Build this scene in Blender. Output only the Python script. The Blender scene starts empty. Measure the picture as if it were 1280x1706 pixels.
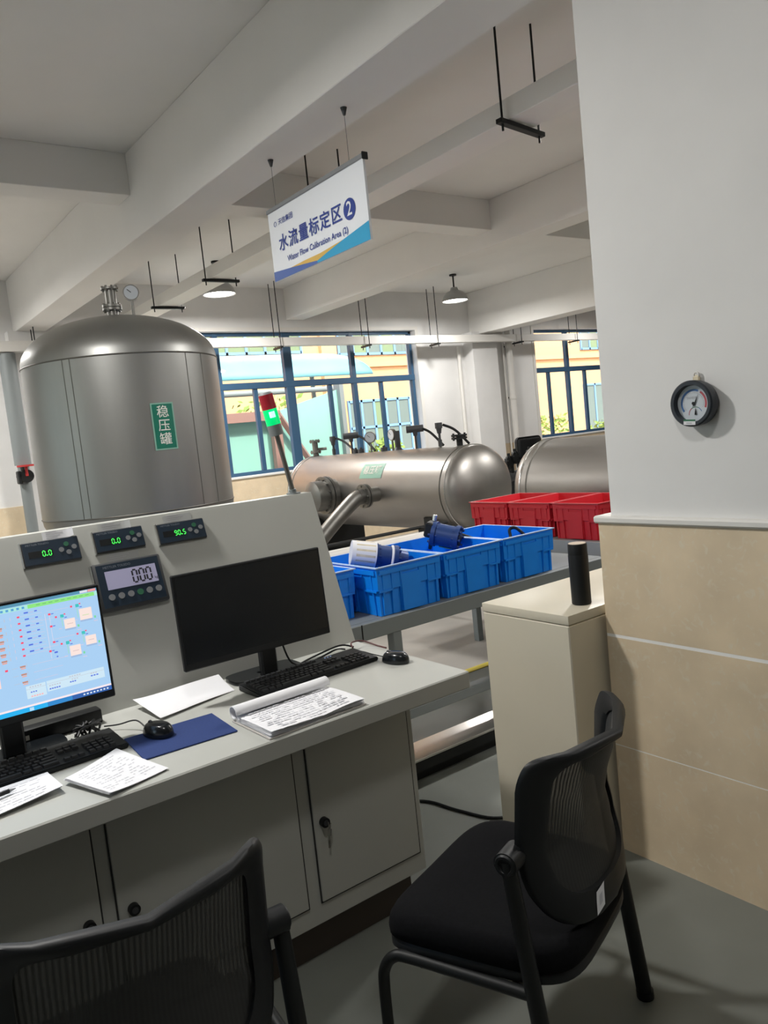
import bpy, bmesh, math, random
from mathutils import Vector as V, Matrix as Mx
random.seed(7)
scene = bpy.context.scene
COL = scene.collection
PI = math.pi
def R(d): return math.radians(d)

# ---------------------------------------------------------------- camera
YAW, PITCH, ROLL, FPX, EYE = R(36.166), R(5.687), R(6.014), 1304.24, 1.55
fwd = V((math.sin(YAW)*math.cos(PITCH), math.cos(YAW)*math.cos(PITCH), -math.sin(PITCH)))
rgt = V((math.cos(YAW), -math.sin(YAW), 0)); dwn = fwd.cross(rgt)
r2 = math.cos(ROLL)*rgt + math.sin(ROLL)*dwn; d2 = -math.sin(ROLL)*rgt + math.cos(ROLL)*dwn
cam = bpy.data.objects.new('camera', bpy.data.cameras.new('camera')); COL.objects.link(cam)
cm = Mx((r2, -d2, -fwd)).transposed().to_4x4(); cm.translation = (0, 0, EYE); cam.matrix_world = cm
cam.data.sensor_fit = 'VERTICAL'; cam.data.sensor_height = 24
cam.data.lens = FPX*24/1706; cam.data.clip_start = 0.05; cam.data.clip_end = 300
scene.camera = cam

# ---------------------------------------------------------------- light and exposure
SUN, SKY, LAMP, EXPO = 6.5, 0.80, 66.0, 0.0
scene.view_settings.view_transform = 'Standard'; scene.view_settings.look = 'None'
scene.view_settings.exposure = EXPO; scene.view_settings.gamma = 1; scene.view_settings.use_curve_mapping = False
w = bpy.data.worlds.new('world'); scene.world = w; w.use_nodes = True
nt = w.node_tree; sky = nt.nodes.new('ShaderNodeTexSky'); sky.sky_type = 'NISHITA'; sky.sun_disc = False
sky.sun_elevation = R(48); sky.sun_rotation = R(200); sky.dust_density = 3
nt.links.new(sky.outputs[0], nt.nodes['Background'].inputs[0]); nt.nodes['Background'].inputs[1].default_value = SKY
sl = bpy.data.lights.new('sun', 'SUN'); sl.energy = SUN; sl.angle = R(3); sl.color = (1, .95, .86)
so = bpy.data.objects.new('sun', sl); COL.objects.link(so)
so.rotation_euler = V((-.12, .72, -.85)).to_track_quat('-Z', 'Y').to_euler()
def lamp_light(name, loc, power, size=.3, color=(1, .98, .95)):
    l = bpy.data.lights.new(name, 'AREA'); l.shape = 'DISK'; l.size = size; l.energy = power; l.color = color
    o = bpy.data.objects.new(name, l); COL.objects.link(o); o.location = loc
    return o
LAMPS = [(.35, .75, 3.27), (.1, 3.05, 3.27), (4.01, 8.15, 3.262), (7.62, 8.23, 3.262), (4.5, 3.1, 3.27), (11.2, 8.2, 3.262), (7.6, 3.1, 3.27), (4.6, -.3, 3.27), (.4, 8.15, 3.262)]  # entries after the visible far pair are fill lamps added out of sight
LPOW = [LAMP*.22, LAMP*1.12, LAMP*1.55, LAMP*.85, LAMP*1.1, LAMP*.4, LAMP*1.4, LAMP*.8, LAMP*1.2]
for i, p in enumerate(LAMPS): lamp_light('lamp_light', p, LPOW[i])

# ---------------------------------------------------------------- materials
def mat(name, col, rough=.5, metal=0., noise=0., nscale=8., stretch=None, bump=0., emit=None, estr=1., spec=.5, alpha=1.):
    m = bpy.data.materials.new(name); m.use_nodes = True
    t = m.node_tree; b = t.nodes['Principled BSDF']
    b.inputs['Base Color'].default_value = (*col, 1); b.inputs['Roughness'].default_value = rough
    b.inputs['Metallic'].default_value = metal; b.inputs['Specular IOR Level'].default_value = spec
    if alpha < 1: b.inputs['Alpha'].default_value = alpha
    if emit: b.inputs['Emission Color'].default_value = (*emit, 1); b.inputs['Emission Strength'].default_value = estr
    if noise or bump:
        tc = t.nodes.new('ShaderNodeTexCoord'); mp = t.nodes.new('ShaderNodeMapping'); n = t.nodes.new('ShaderNodeTexNoise')
        n.inputs['Scale'].default_value = nscale; n.inputs['Detail'].default_value = 5
        if stretch: mp.inputs['Scale'].default_value = stretch
        t.links.new(tc.outputs['Object'], mp.inputs[0]); t.links.new(mp.outputs[0], n.inputs[0])
        if noise:
            r = t.nodes.new('ShaderNodeMapRange'); r.inputs['From Min'].default_value = .3; r.inputs['From Max'].default_value = .7
            r.inputs['To Min'].default_value = 1-noise; r.inputs['To Max'].default_value = 1+noise
            mix = t.nodes.new('ShaderNodeVectorMath'); mix.operation = 'SCALE'; mix.inputs[0].default_value = col
            t.links.new(n.outputs['Fac'], r.inputs[0]); t.links.new(r.outputs[0], mix.inputs['Scale'])
            t.links.new(mix.outputs[0], b.inputs['Base Color'])
        if bump:
            bp = t.nodes.new('ShaderNodeBump'); bp.inputs['Strength'].default_value = bump; bp.inputs['Distance'].default_value = .01
            t.links.new(n.outputs['Fac'], bp.inputs['Height']); t.links.new(bp.outputs[0], b.inputs['Normal'])
    return m
PLASTER = mat('white_plaster', (.75, .742, .728), .8, noise=.03, nscale=3)
CEIL = mat('ceiling_paint', (.80, .785, .75), .85, noise=.02, nscale=2)
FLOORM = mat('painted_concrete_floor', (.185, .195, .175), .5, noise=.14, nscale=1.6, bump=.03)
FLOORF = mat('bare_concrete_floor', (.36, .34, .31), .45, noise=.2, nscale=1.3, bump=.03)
TILE = mat('beige_marble_tile', (.72, .585, .405), .35, noise=.09, nscale=5)
def _tile():
    t = TILE.node_tree; b = t.nodes['Principled BSDF']; src = b.inputs['Base Color'].links[0].from_socket
    tc = t.nodes['Texture Coordinate']; n = t.nodes.new('ShaderNodeTexNoise'); n.inputs['Scale'].default_value = 26; n.inputs['Detail'].default_value = 6; n.inputs['Distortion'].default_value = 1.6
    r = t.nodes.new('ShaderNodeMapRange'); r.inputs['From Min'].default_value = .56; r.inputs['From Max'].default_value = .70; r.inputs['To Max'].default_value = .55
    m = t.nodes.new('ShaderNodeMix'); m.data_type = 'RGBA'; m.inputs[7].default_value = (.76, .69, .55, 1)
    t.links.new(tc.outputs['Object'], n.inputs[0]); t.links.new(n.outputs['Fac'], r.inputs[0]); t.links.new(r.outputs[0], m.inputs[0]); t.links.new(src, m.inputs[6]); t.links.new(m.outputs[2], b.inputs['Base Color'])
_tile()
GROUT = mat('white_grout', (.92, .90, .86), .8)
CAPM = mat('white_cap', (.75, .73, .69), .5)
CONS = mat('grey_white_powder_coat', (.47, .475, .44), .42, noise=.02, nscale=4)
CONSD = mat('console_dark_gap', (.03, .03, .03), .8)
PLINTH = mat('brown_plinth', (.07, .055, .045), .7)
CREAM = mat('cream_enamel', (.66, .61, .49), .4, noise=.02, nscale=3)
BLACK = mat('black_plastic', (.008, .009, .010), .48, spec=.35)
BLACKS = mat('black_gloss', (.008, .010, .012), .22)
BLKF = mat('black_fabric', (.0035, .0036, .0045), .95, noise=.3, nscale=120, spec=.15)
BLKM = mat('black_painted_metal', (.007, .008, .008), .5, spec=.35)
DGREY = mat('dark_grey_plastic', (.05, .052, .055), .5)
GREYM = mat('grey_painted_steel', (.20, .22, .22), .5)
STEEL = mat('brushed_stainless', (.31, .31, .295), .42, .92, noise=.12, nscale=3, stretch=(1, 1, .25), bump=.02)
STEELH = mat('brushed_stainless_horizontal', (.31, .295, .275), .42, .92, noise=.14, nscale=3, stretch=(1, .25, 1), bump=.02)
STEELD = mat('worn_pipe_steel', (.20, .195, .18), .45, .85, noise=.2, nscale=6)
SEAM = mat('weld_seam', (.16, .155, .14), .5, .8)
CHROME = mat('bright_steel', (.7, .7, .68), .25, 1.)
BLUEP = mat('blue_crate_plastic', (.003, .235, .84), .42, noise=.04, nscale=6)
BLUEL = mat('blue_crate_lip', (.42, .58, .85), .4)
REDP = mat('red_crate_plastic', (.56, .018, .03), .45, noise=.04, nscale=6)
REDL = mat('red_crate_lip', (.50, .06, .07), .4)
FRAMEB = mat('blue_window_frame', (.030, .085, .16), .45)
WHITE = mat('white_paper', (.78, .78, .80), .8)
INK = mat('grey_ink', (.54, .54, .57), .8)
PAPERT = mat('translucent_tape', (.46, .47, .46), .5)
SIGNW = mat('sign_white', (.86, .89, .93), .45)
SIGNB = mat('sign_navy', (.03, .06, .30), .5)
SIGNBL = mat('sign_blue', (.07, .14, .42), .5)
SIGNC = mat('sign_cyan', (.03, .36, .62), .5)
SIGNY = mat('sign_yellow', (.72, .46, .10), .5)
GREENS = mat('sign_green', (.004, .15, .095), .4)
GREENL = mat('sign_pale_green', (.22, .42, .33), .5)
OFFW = mat('off_white_lettering', (.72, .72, .66), .6)
NAVYPAD = mat('navy_cloth', (.012, .035, .15), .8, noise=.12, nscale=200)
METERF = mat('meter_face', (.018, .035, .06), .35)
GOLDL = mat('header_print', (.26, .29, .33), .5)
LEDG = mat('green_led', (.05, .4, .08), .4, emit=(.08, 1, .12), estr=1.0)
LCD = mat('lilac_lcd', (.2, .2, .26), .3, emit=(.34, .32, .47), estr=.5)
LCDK = mat('lcd_segment', (.02, .02, .03), .5)
BTN = mat('grey_button', (.24, .25, .26), .5)
BTNG = mat('green_button', (.03, .16, .08), .5)
YEL = mat('yellow_floor_paint', (.62, .50, .06), .6)
SHADEM = mat('lamp_shade_grey', (.36, .36, .35), .4, .3)
KEYM = mat('key_black', (.018, .019, .021), .5)
LAMPG = mat('lamp_glow', (.9, .9, .9), .5, emit=(1, .98, .94), estr=9)
ALU = mat('aluminium_trunking', (.82, .80, .75), .5)
WPIPE = mat('white_pipe_paint', (.72, .70, .66), .4)
REDV = mat('red_valve_paint', (.45, .03, .03), .4)
LENSR = mat('red_lens', (.33, .02, .03), .15, emit=(.35, .01, .03), estr=.12)
LENSG = mat('green_lens', (.0, .4, .12), .15, emit=(0, .62, .16), estr=1.0)
LENSGC = mat('green_lamp_core', (.4, 1, .7), .3, emit=(.25, 1, .75), estr=2.2)
METB = mat('meter_body_blue', (.02, .055, .19), .4, .2)
YELW = mat('yellowed_film', (.62, .55, .40), .5, noise=.2, nscale=20)
BRASS = mat('brass', (.55, .45, .22), .35, 1.)
DIALW = mat('dial_white', (.56, .60, .64), .5)
DIALR = mat('dial_red', (.45, .08, .10), .5)
DIALBL = mat('dial_blue', (.05, .14, .34), .5)
ORANGE = mat('orange_render', (.60, .31, .15), .85, noise=.06, nscale=.8)
FWIN = mat('pale_window_glass', (.13, .155, .14), .5, spec=.2)
FWING = mat('green_curtain_glass', (.16, .20, .11), .5, spec=.2)
FFRM = mat('pale_blue_frame', (.14, .25, .40), .5)
MINT = mat('mint_sheet', (.25, .47, .40), .35, noise=.05, nscale=.8)
CYAN = mat('cyan_canopy', (.17, .40, .44), .3, noise=.05, nscale=2)
ROSE = mat('rose_brown_steel', (.27, .15, .125), .6)
LEAF = mat('leaf_green', (.15, .22, .035), .7, noise=.4, nscale=6)
YARD = mat('yard_paving', (.5, .48, .44), .9, noise=.1, nscale=2)
GLASSD = mat('gauge_glass', (.05, .07, .09), .1)
CHAIRM = bpy.data.materials.new('black_chair_mesh'); CHAIRM.use_nodes = True
def _chairmesh():
    t = CHAIRM.node_tree; b = t.nodes['Principled BSDF']; b.inputs['Base Color'].default_value = (.03, .03, .028, 1); b.inputs['Roughness'].default_value = .7
    tc = t.nodes.new('ShaderNodeTexCoord'); wv = t.nodes.new('ShaderNodeTexWave'); wv.wave_type = 'BANDS'; wv.bands_direction = 'X'
    wv.inputs['Scale'].default_value = 36; wv.inputs['Distortion'].default_value = .6
    r = t.nodes.new('ShaderNodeMapRange'); r.inputs['To Min'].default_value = .86; r.inputs['To Max'].default_value = 1.0
    t.links.new(tc.outputs['Object'], wv.inputs[0]); t.links.new(wv.outputs['Fac'], r.inputs[0]); t.links.new(r.outputs[0], b.inputs['Alpha'])
_chairmesh()
GLASS = bpy.data.materials.new('window_glass'); GLASS.use_nodes = True
def _glass():
    t = GLASS.node_tree; t.nodes.remove(t.nodes['Principled BSDF']); o = t.nodes['Material Output']
    a = t.nodes.new('ShaderNodeBsdfTransparent'); a.inputs[0].default_value = (.93, .97, .96, 1)
    g = t.nodes.new('ShaderNodeBsdfGlossy'); g.inputs['Roughness'].default_value = .02
    m = t.nodes.new('ShaderNodeMixShader'); m.inputs[0].default_value = .06
    t.links.new(a.outputs[0], m.inputs[1]); t.links.new(g.outputs[0], m.inputs[2]); t.links.new(m.outputs[0], o.inputs[0])
_glass()
_em = {}
def emis(r, g, b, s=1.):
    k = (r, g, b, s)
    if k not in _em: _em[k] = mat('screen_colour', (.02, .02, .02), .3, emit=(r, g, b), estr=s)
    return _em[k]

# ---------------------------------------------------------------- mesh builder
ROOT = {}
def frame(o, x, y):
    x = V(x).normalized(); y = V(y); y = (y - x*y.dot(x)).normalized(); z = x.cross(y)
    m = Mx((x, y, z)).transposed().to_4x4(); m.translation = o; return m
def smooth_path(pts, n=6):
    pts = [V(p) for p in pts]
    if len(pts) < 3: return pts
    out = []
    for i in range(len(pts)-1):
        p0 = pts[max(i-1, 0)]; p1 = pts[i]; p2 = pts[i+1]; p3 = pts[min(i+2, len(pts)-1)]
        for k in range(n):
            t = k/n
            out.append(.5*((2*p1)+(p2-p0)*t+(2*p0-5*p1+4*p2-p3)*t*t+(3*p1-p0-3*p2+p3)*t**3))
    out.append(pts[-1]); return out
_txt = {}
def text_geo(s, bold=0.):
    k = (s, bold)
    if k not in _txt:
        c = bpy.data.curves.new('lettering', 'FONT'); c.body = s; c.size = 1; c.resolution_u = 2; c.offset = bold
        c.align_x = 'CENTER'; c.align_y = 'CENTER'
        o = bpy.data.objects.new('lettering', c); COL.objects.link(o)
        dg = bpy.context.evaluated_depsgraph_get(); me = bpy.data.meshes.new_from_object(o.evaluated_get(dg))
        vs = [v.co.copy() for v in me.vertices]; fs = [tuple(p.vertices) for p in me.polygons]
        bpy.data.objects.remove(o); bpy.data.curves.remove(c); bpy.data.meshes.remove(me)
        _txt[k] = (vs, fs)
    return _txt[k]
class MB:
    def __init__(s): s.bm = bmesh.new(); s.mats = []
    def mi(s, m):
        if m not in s.mats: s.mats.append(m)
        return s.mats.index(m)
    def raw(s, vs, fs, m, M=None):
        k = s.mi(m); bv = [s.bm.verts.new((M @ V(v)) if M else V(v)) for v in vs]; out = []
        for f in fs:
            try: q = s.bm.faces.new([bv[i] for i in f]); q.material_index = k; out.append(q)
            except ValueError: pass
        return bv, out
    def box(s, x0, x1, y0, y1, z0, z1, m, bev=0., M=None, seg=1):
        vs = [(x, y, z) for z in (z0, z1) for y in (y0, y1) for x in (x0, x1)]
        fs = [(0, 2, 3, 1), (4, 5, 7, 6), (0, 1, 5, 4), (2, 6, 7, 3), (0, 4, 6, 2), (1, 3, 7, 5)]
        bv, bf = s.raw(vs, fs, m, M)
        if bev: bmesh.ops.bevel(s.bm, geom=list({e for f in bf for e in f.edges}), offset=bev, segments=seg, affect='EDGES', profile=.5, material=-1)
        return s
    def hexa(s, vs, m):
        s.raw(vs, [(0, 3, 2, 1), (4, 5, 6, 7), (0, 1, 5, 4), (1, 2, 6, 5), (2, 3, 7, 6), (3, 0, 4, 7)], m); return s
    def poly(s, pts, m, M=None): s.raw(pts, [tuple(range(len(pts)))], m, M); return s
    def prism(s, pts, h, m, M=None):
        n = len(pts); vs = [(p[0], p[1], 0) for p in pts]+[(p[0], p[1], h) for p in pts]
        s.raw(vs, [tuple(range(n))[::-1], tuple(range(n, 2*n))]+[(i, (i+1) % n, n+(i+1) % n, n+i) for i in range(n)], m, M); return s
    def loft(s, rings, m, closed=True, cap0=True, cap1=True, M=None):
        n = len(rings[0]); vs = [p for r in rings for p in r]; fs = []
        for i in range(len(rings)-1):
            for j in range(n if closed else n-1):
                a, b = i*n+j, i*n+(j+1) % n; fs.append((a, b, b+n, a+n))
        if cap0: fs.append(tuple(range(n))[::-1])
        if cap1: fs.append(tuple(range((len(rings)-1)*n, len(rings)*n)))
        s.raw(vs, fs, m, M); return s
    def lathe(s, prof, m, M=None, seg=32, cap0=True, cap1=True):
        return s.loft([[(r*math.cos(2*PI*j/seg), r*math.sin(2*PI*j/seg), z) for j in range(seg)] for r, z in prof], m, True, cap0, cap1, M)
    def cyl(s, p0, p1, r, m, seg=20, r2=None, cap=True):
        p0, p1 = V(p0), V(p1); d = p1-p0; q = d.to_track_quat('Z', 'Y').to_matrix().to_4x4(); q.translation = p0
        return s.lathe([(r, 0), (r if r2 is None else r2, d.length)], m, q, seg, cap, cap)
    def tube(s, pts, r, m, seg=10, sm=6):
        pts = smooth_path(pts, sm) if sm else [V(p) for p in pts]
        rings = []; up = None
        for i, p in enumerate(pts):
            d = (pts[min(i+1, len(pts)-1)]-pts[max(i-1, 0)]).normalized()
            if up is None: up = d.orthogonal().normalized()
            up = (up-d*up.dot(d)).normalized(); b = d.cross(up); rr = r(i/(len(pts)-1)) if callable(r) else r
            rings.append([p+rr*(math.cos(2*PI*j/seg)*up+math.sin(2*PI*j/seg)*b) for j in range(seg)])
        return s.loft(rings, m)
    def torus(s, M, R0, r, m, seg=32, n=8):
        vs = []; fs = []
        for i in range(seg):
            a = 2*PI*i/seg
            for j in range(n):
                b = 2*PI*j/n; vs.append(((R0+r*math.cos(b))*math.cos(a), (R0+r*math.cos(b))*math.sin(a), r*math.sin(b)))
        for i in range(seg):
            for j in range(n):
                fs.append((i*n+j, ((i+1) % seg)*n+j, ((i+1) % seg)*n+(j+1) % n, i*n+(j+1) % n))
        s.raw(vs, fs, m, M); return s
    def arc(s, M, r0, r1, a0, a1, m, n=16, z=0.):
        vs = []; fs = []
        for i in range(n+1):
            a = a0+(a1-a0)*i/n; vs += [(r0*math.cos(a), r0*math.sin(a), z), (r1*math.cos(a), r1*math.sin(a), z)]
        for i in range(n): fs.append((2*i, 2*i+1, 2*i+3, 2*i+2))
        s.raw(vs, fs, m, M); return s
    def disc(s, M, r, m, n=28, z=0.):
        s.raw([(r*math.cos(2*PI*i/n), r*math.sin(2*PI*i/n), z) for i in range(n)], [tuple(range(n))], m, M); return s
    def text(s, t, size, M, m, bold=0., sx=1., z=.0006):
        vs, fs = text_geo(t, bold); s.raw([(v.x*size*sx, v.y*size, z) for v in vs], fs, m, M); return s
    def grid(s, f, nu, nv, m, M=None):
        vs = [f(i/nu, j/nv) for j in range(nv+1) for i in range(nu+1)]
        s.raw(vs, [(j*(nu+1)+i, j*(nu+1)+i+1, (j+1)*(nu+1)+i+1, (j+1)*(nu+1)+i) for j in range(nv) for i in range(nu)], m, M); return s
    def build(s, name, parent=None, smooth=True, ang=35, recalc=True):
        if recalc: bmesh.ops.recalc_face_normals(s.bm, faces=s.bm.faces)
        off = ROOT.get(parent.name, V((0, 0, 0))) if parent else V((0, 0, 0))
        if off.length: bmesh.ops.translate(s.bm, verts=s.bm.verts, vec=-off)
        me = bpy.data.meshes.new(name); s.bm.to_mesh(me); s.bm.free()
        for m in s.mats: me.materials.append(m)
        if smooth:
            me.shade_smooth(); me.set_sharp_from_angle(angle=R(ang))
        o = bpy.data.objects.new(name, me); COL.objects.link(o)
        if parent: o.parent = parent; ROOT[o.name] = off
        return o
def tag(o, label, cat, group=None):
    o['label'] = label; o['category'] = cat
    if group: o['group'] = group
    return o
def thing(name, label, cat, loc=(0, 0, 0), group=None):
    o = bpy.data.objects.new(name, None); COL.objects.link(o); o.location = loc; o.empty_display_size = .1
    ROOT[o.name] = V(loc); return tag(o, label, cat, group)
def struct(o): o['kind'] = 'structure'; return o
def dup(root, loc, rz=0., label=None):
    r = root.copy(); COL.objects.link(r); r.location = loc; r.rotation_euler = (0, 0, rz)
    if label: r['label'] = label
    for ch in list(root.children):
        c = ch.copy(); COL.objects.link(c); c.parent = r
        for g in ch.children:
            d = g.copy(); COL.objects.link(d); d.parent = c
    return r
def simple(name, mb, label, cat, group=None, **k): return tag(mb.build(name, **k), label, cat, group)
ZUP = Mx.Identity(4)
# ================================================================ THE SETTING
YW, CZ, PX = 9.4, 3.64, 2.144
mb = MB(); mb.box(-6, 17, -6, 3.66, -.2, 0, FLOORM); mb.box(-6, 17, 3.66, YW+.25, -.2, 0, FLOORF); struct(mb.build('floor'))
mb = MB(); mb.box(-6, 17, -6, YW+.25, CZ, CZ+.3, CEIL); struct(mb.build('ceiling'))
W1, W2, WZ = (3.38, 7.8), (10.45, 14.9), (1.18, 3.07)
mb = MB()
for x0, x1 in ((-6, W1[0]), (W1[1], W2[0]), (W2[1], 17)):
    mb.box(x0, x1, YW, YW+.25, 1.173, CZ, PLASTER); mb.box(x0, x1, YW-.015, YW+.25, 0, 1.173, TILE)
for x0, x1 in (W1, W2):
    mb.box(x0, x1, YW, YW+.25, WZ[1], CZ, PLASTER); mb.box(x0, x1, YW-.015, YW+.25, 0, WZ[0], TILE)
struct(mb.build('wall_back'))
for nm, a in (('wall_right', (17, 17.2, -6, YW, 0, CZ)), ('wall_front', (-6, 17, -6.2, -6, 0, CZ))):
    mb = MB(); mb.box(*a, PLASTER); struct(mb.build(nm))
mb = MB(); mb.box(-6.2, -6, -6, YW, 0, 1.1, PLASTER); mb.box(-6.2, -6, -6, YW, 3.1, CZ, PLASTER)
LWIN = [(2.2, 5.4), (6.1, 9.2)]
for y0, y1 in ((-6, 2.2), (5.4, 6.1), (9.2, YW)): mb.box(-6.2, -6, y0, y1, 1.1, 3.1, PLASTER)
struct(mb.build('wall_left'))
# pillar on the right, plaster over a tiled wainscot
mb = MB(); mb.box(PX+.02, 2.75, .75, 1.668, 1.19, CZ, PLASTER); struct(mb.build('pillar'))
mb = MB()
z = [0, .389, .783, 1.173]; gp_ = [0, .0018, .0055]
for i in range(3):
    mb.box(PX, 2.77, .73, 1.708, z[i]+gp_[i], z[i+1]-(gp_[i+1] if i < 2 else 0), TILE)
mb.box(PX+.0004, 2.7696, .7304, 1.7076, 0, 1.172, GROUT)
struct(mb.build('wall_pillar_tile'))
mb = MB(); mb.box(PX-.012, 2.79, .715, 1.722, 1.172, 1.197, CAPM, .006); struct(mb.build('trim_1'))
# beams
mb = MB(); mb.box(2.09, 2.40, -6, YW, 3.07, CZ, CEIL, .004); struct(mb.build('beam'))
mb = MB(); mb.box(5.57, 5.84, -6, YW, 3.22, CZ, CEIL, .004); struct(mb.build('beam'))
mb = MB(); mb.box(8.95, 9.3, -6, YW, 2.97, CZ, CEIL, .004); struct(mb.build('beam'))
mb = MB(); mb.box(-1.4, -1.1, -6, YW, 3.07, CZ, CEIL, .004); struct(mb.build('beam'))
for x0, x1 in ((-1.1, 2.09), (2.40, 5.57), (5.84, 8.95), (9.3, 17)):
    mb = MB(); mb.box(x0, x1, 5.42, 5.66, 3.36, CZ, CEIL, .003); struct(mb.build('cross_beam'))
# wall piers
mb = MB(); mb.box(8.78, 9.32, YW-.22, YW, 0, 3.0, PLASTER); struct(mb.build('wall_pier'))
mb = MB(); mb.box(2.0, 2.5, YW-.15, YW, 0, 3.07, PLASTER); struct(mb.build('wall_pier'))
# windows
def window(n, X, mull, subs):
    y0, y1 = YW+.10, YW+.17
    root = bpy.data.objects.new('window_%d' % n, None); COL.objects.link(root); root.location = (X[0], YW, WZ[0]); ROOT[root.name] = V(root.location); struct(root)
    f = MB(); a, b = X; z0, z1 = WZ; t = .05
    f.box(a, b, y0, y1, z0, z0+t, FRAMEB, .004); f.box(a, b, y0, y1, z1-.045, z1, FRAMEB, .004)
    f.box(a, a+t, y0, y1, z0, z1, FRAMEB, .004); f.box(b-t, b, y0, y1, z0, z1, FRAMEB, .004)
    f.box(a, b, y0-.01, y1, 2.325, 2.41, FRAMEB, .004)
    for x, wd in mull: f.box(x-wd/2, x+wd/2, y0-.006, y1, z0, z1, FRAMEB, .004)
    struct(f.build('window_frame', root))
    for x in subs:
        s_ = MB(); s_.box(x-.03, x+.03, y0+.01, y1-.005, z0+t, 2.33, FRAMEB, .004); struct(s_.build('sash_stile', root))
    g = MB(); g.box(a+.02, b-.02, y0+.03, y0+.036, z0+.02, z1-.02, GLASS); struct(g.build('window_glass', root))
    s_ = MB(); s_.box(a-.02, b+.02, YW-.03, y0, z0-.025, z0+.004, CAPM, .004); struct(s_.build('window_sill', root))
    rv = MB(); rv.box(b, b+.06, YW-.012, YW, z0, z1+.05, CAPM); rv.box(a-.06, a, YW-.012, YW, z0, z1+.05, CAPM); rv.box(a, b, YW-.012, YW, z1, z1+.05, CAPM)
    struct(rv.build('window_surround', root))
window(1, W1, [(4.53, .07), (5.58, .13), (6.67, .07)], [3.95, 5.04, 6.24, 7.16])
window(2, W2, [(11.42, .07), (12.6, .13), (13.8, .07)], [10.9, 11.9, 13.2, 14.3])
for n_, (y0, y1) in enumerate(LWIN):
    root = bpy.data.objects.new('window_%d' % (3+n_), None); COL.objects.link(root); root.location = (-6.1, y0, 1.1); ROOT[root.name] = V(root.location); struct(root)
    f = MB()
    for zz in (1.1, 2.33, 3.05): f.box(-6.13, -6.07, y0, y1, zz, zz+.05, FRAMEB)
    for k in range(5): yy = y0+(y1-y0-.05)*k/4; f.box(-6.13, -6.07, yy, yy+.05, 1.1, 3.1, FRAMEB)
    struct(f.build('window_frame', root)); g = MB(); g.box(-6.103, -6.097, y0+.02, y1-.02, 1.12, 3.08, GLASS); struct(g.build('window_glass', root))
mb = MB(); mb.box(2.4, 8.5, 3.63, 3.69, 0, .004, YEL); struct(mb.build('floor_marking'))

# ================================================================ OUTSIDE THE WINDOWS
mb = MB(); mb.box(-60, 60, YW+.25, 60, -.3, -.05, YARD); mb.box(-60, -6.2, -40, YW+.25, -.3, -.05, YARD); struct(mb.build('ground'))
bd = thing('factory_building', 'orange rendered factory building across the yard outside the windows', 'building', (5, 19, -.05))
mb = MB(); mb.box(-6, 50, 19, 27, -.05, 9, ORANGE)
for x in (12.2, 17.3, 20.3, 26.5): mb.box(x, x+.5, 18.85, 19, -.05, 9, ORANGE)
mb.box(-6, 50, 18.9, 19, 3.55, 3.7, ORANGE)
mb.build('facade', bd, smooth=False)
def fwindow(x0, x1, z0, z1, nx, tr=None, curt=()):
    f = MB(); t = .07
    f.box(x0, x1, 18.94, 19.02, z0, z0+t, FFRM); f.box(x0, x1, 18.94, 19.02, z1-t, z1, FFRM)
    for i in range(nx+1):
        x = x0+(x1-x0)*i/nx; f.box(x-t/2, x+t/2, 18.94, 19.02, z0, z1, FFRM)
    if tr: f.box(x0, x1, 18.94, 19.02, tr, tr+t, FFRM)
    o = f.build('window', bd)
    g = MB()
    for i in range(nx):
        a = x0+(x1-x0)*i/nx; g.box(a, a+(x1-x0)/nx, 18.97, 19.0, z0, z1, FWING if i in curt else FWIN)
    g.build('pane', o)
fwindow(12.85, 15.4, 3.9, 5.4, 5, None, (1, 3)); fwindow(8.2, 11.6, 4.0, 5.4, 6, None, (0, 1, 2, 3, 4, 5))
fwindow(13.0, 15.25, .95, 2.6, 5, 1.75, (2,)); fwindow(23.6, 27.5, 3.85, 5.3, 8, None, (1, 3, 5)); fwindow(23.6, 25.4, .6, 2.6, 3)
cn = MB()
def can(u, v):
    a = v*PI*.55; xe = 9.75-.95*v**1.5
    return (4.2+(xe-4.2)*u, 13.2+1.6*(1-math.cos(a)), 2.80+.62*math.sin(a))
cn.grid(can, 24, 12, CYAN)
o = canopy = simple('bicycle_shed_canopy', cn, 'pale cyan curved translucent canopy outside the left window', 'canopy')
md = o.modifiers.new('thickness', 'SOLIDIFY'); md.thickness = .02
sh = thing('glazed_shed', 'rose brown steel framed lean-to with mint green sheets outside left window', 'shed', (6, 12.2, -.05))
f = MB(); f.box(4.2, 6.75, 11.95, 12.07, 1.98, 2.14, ROSE); f.box(6.58, 6.75, 11.95, 12.07, -.05, 2.0, ROSE)
f.build('steel_frame', sh)
f = MB(); f.cyl((6.72, 12, 2.1), (7.32, 12.02, 1.15), .06, ROSE, 4); f.build('diagonal_brace', sh)
f = MB(); f.box(4.0, 7.85, 12.14, 12.17, .2, 2.1, MINT); f.build('mint_panel', sh)
f = MB(); f.hexa([(6.9, 12.2, .2), (8.15, 12.2, .2), (8.15, 12.23, .2), (6.9, 12.23, .2), (6.9, 12.2, 2.15), (8.15, 12.2, 2.45), (8.15, 12.23, 2.45), (6.9, 12.23, 2.15)], MINT); f.build('mint_panel', sh)
f = MB(); f.box(8.13, 8.22, 12.1, 12.3, -.05, 2.6, GREYM); f.build('post', sh)
f = MB(); f.cyl((4.4, 12.6, 2.50), (8.4, 12.6, 2.50), .05, GREYM); f.build('eaves_pipe', sh)
for x in (4.6, 9.0): f = MB(); f.cyl((x, 14.4, -.05), (x, 14.4, 3.2), .05, GREYM, 12); f.build('canopy_post', canopy)
f = MB(); f.box(4.0, 8.2, 12.1, 12.35, -.05, .32, YARD); f.build('kerb', sh)
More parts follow.
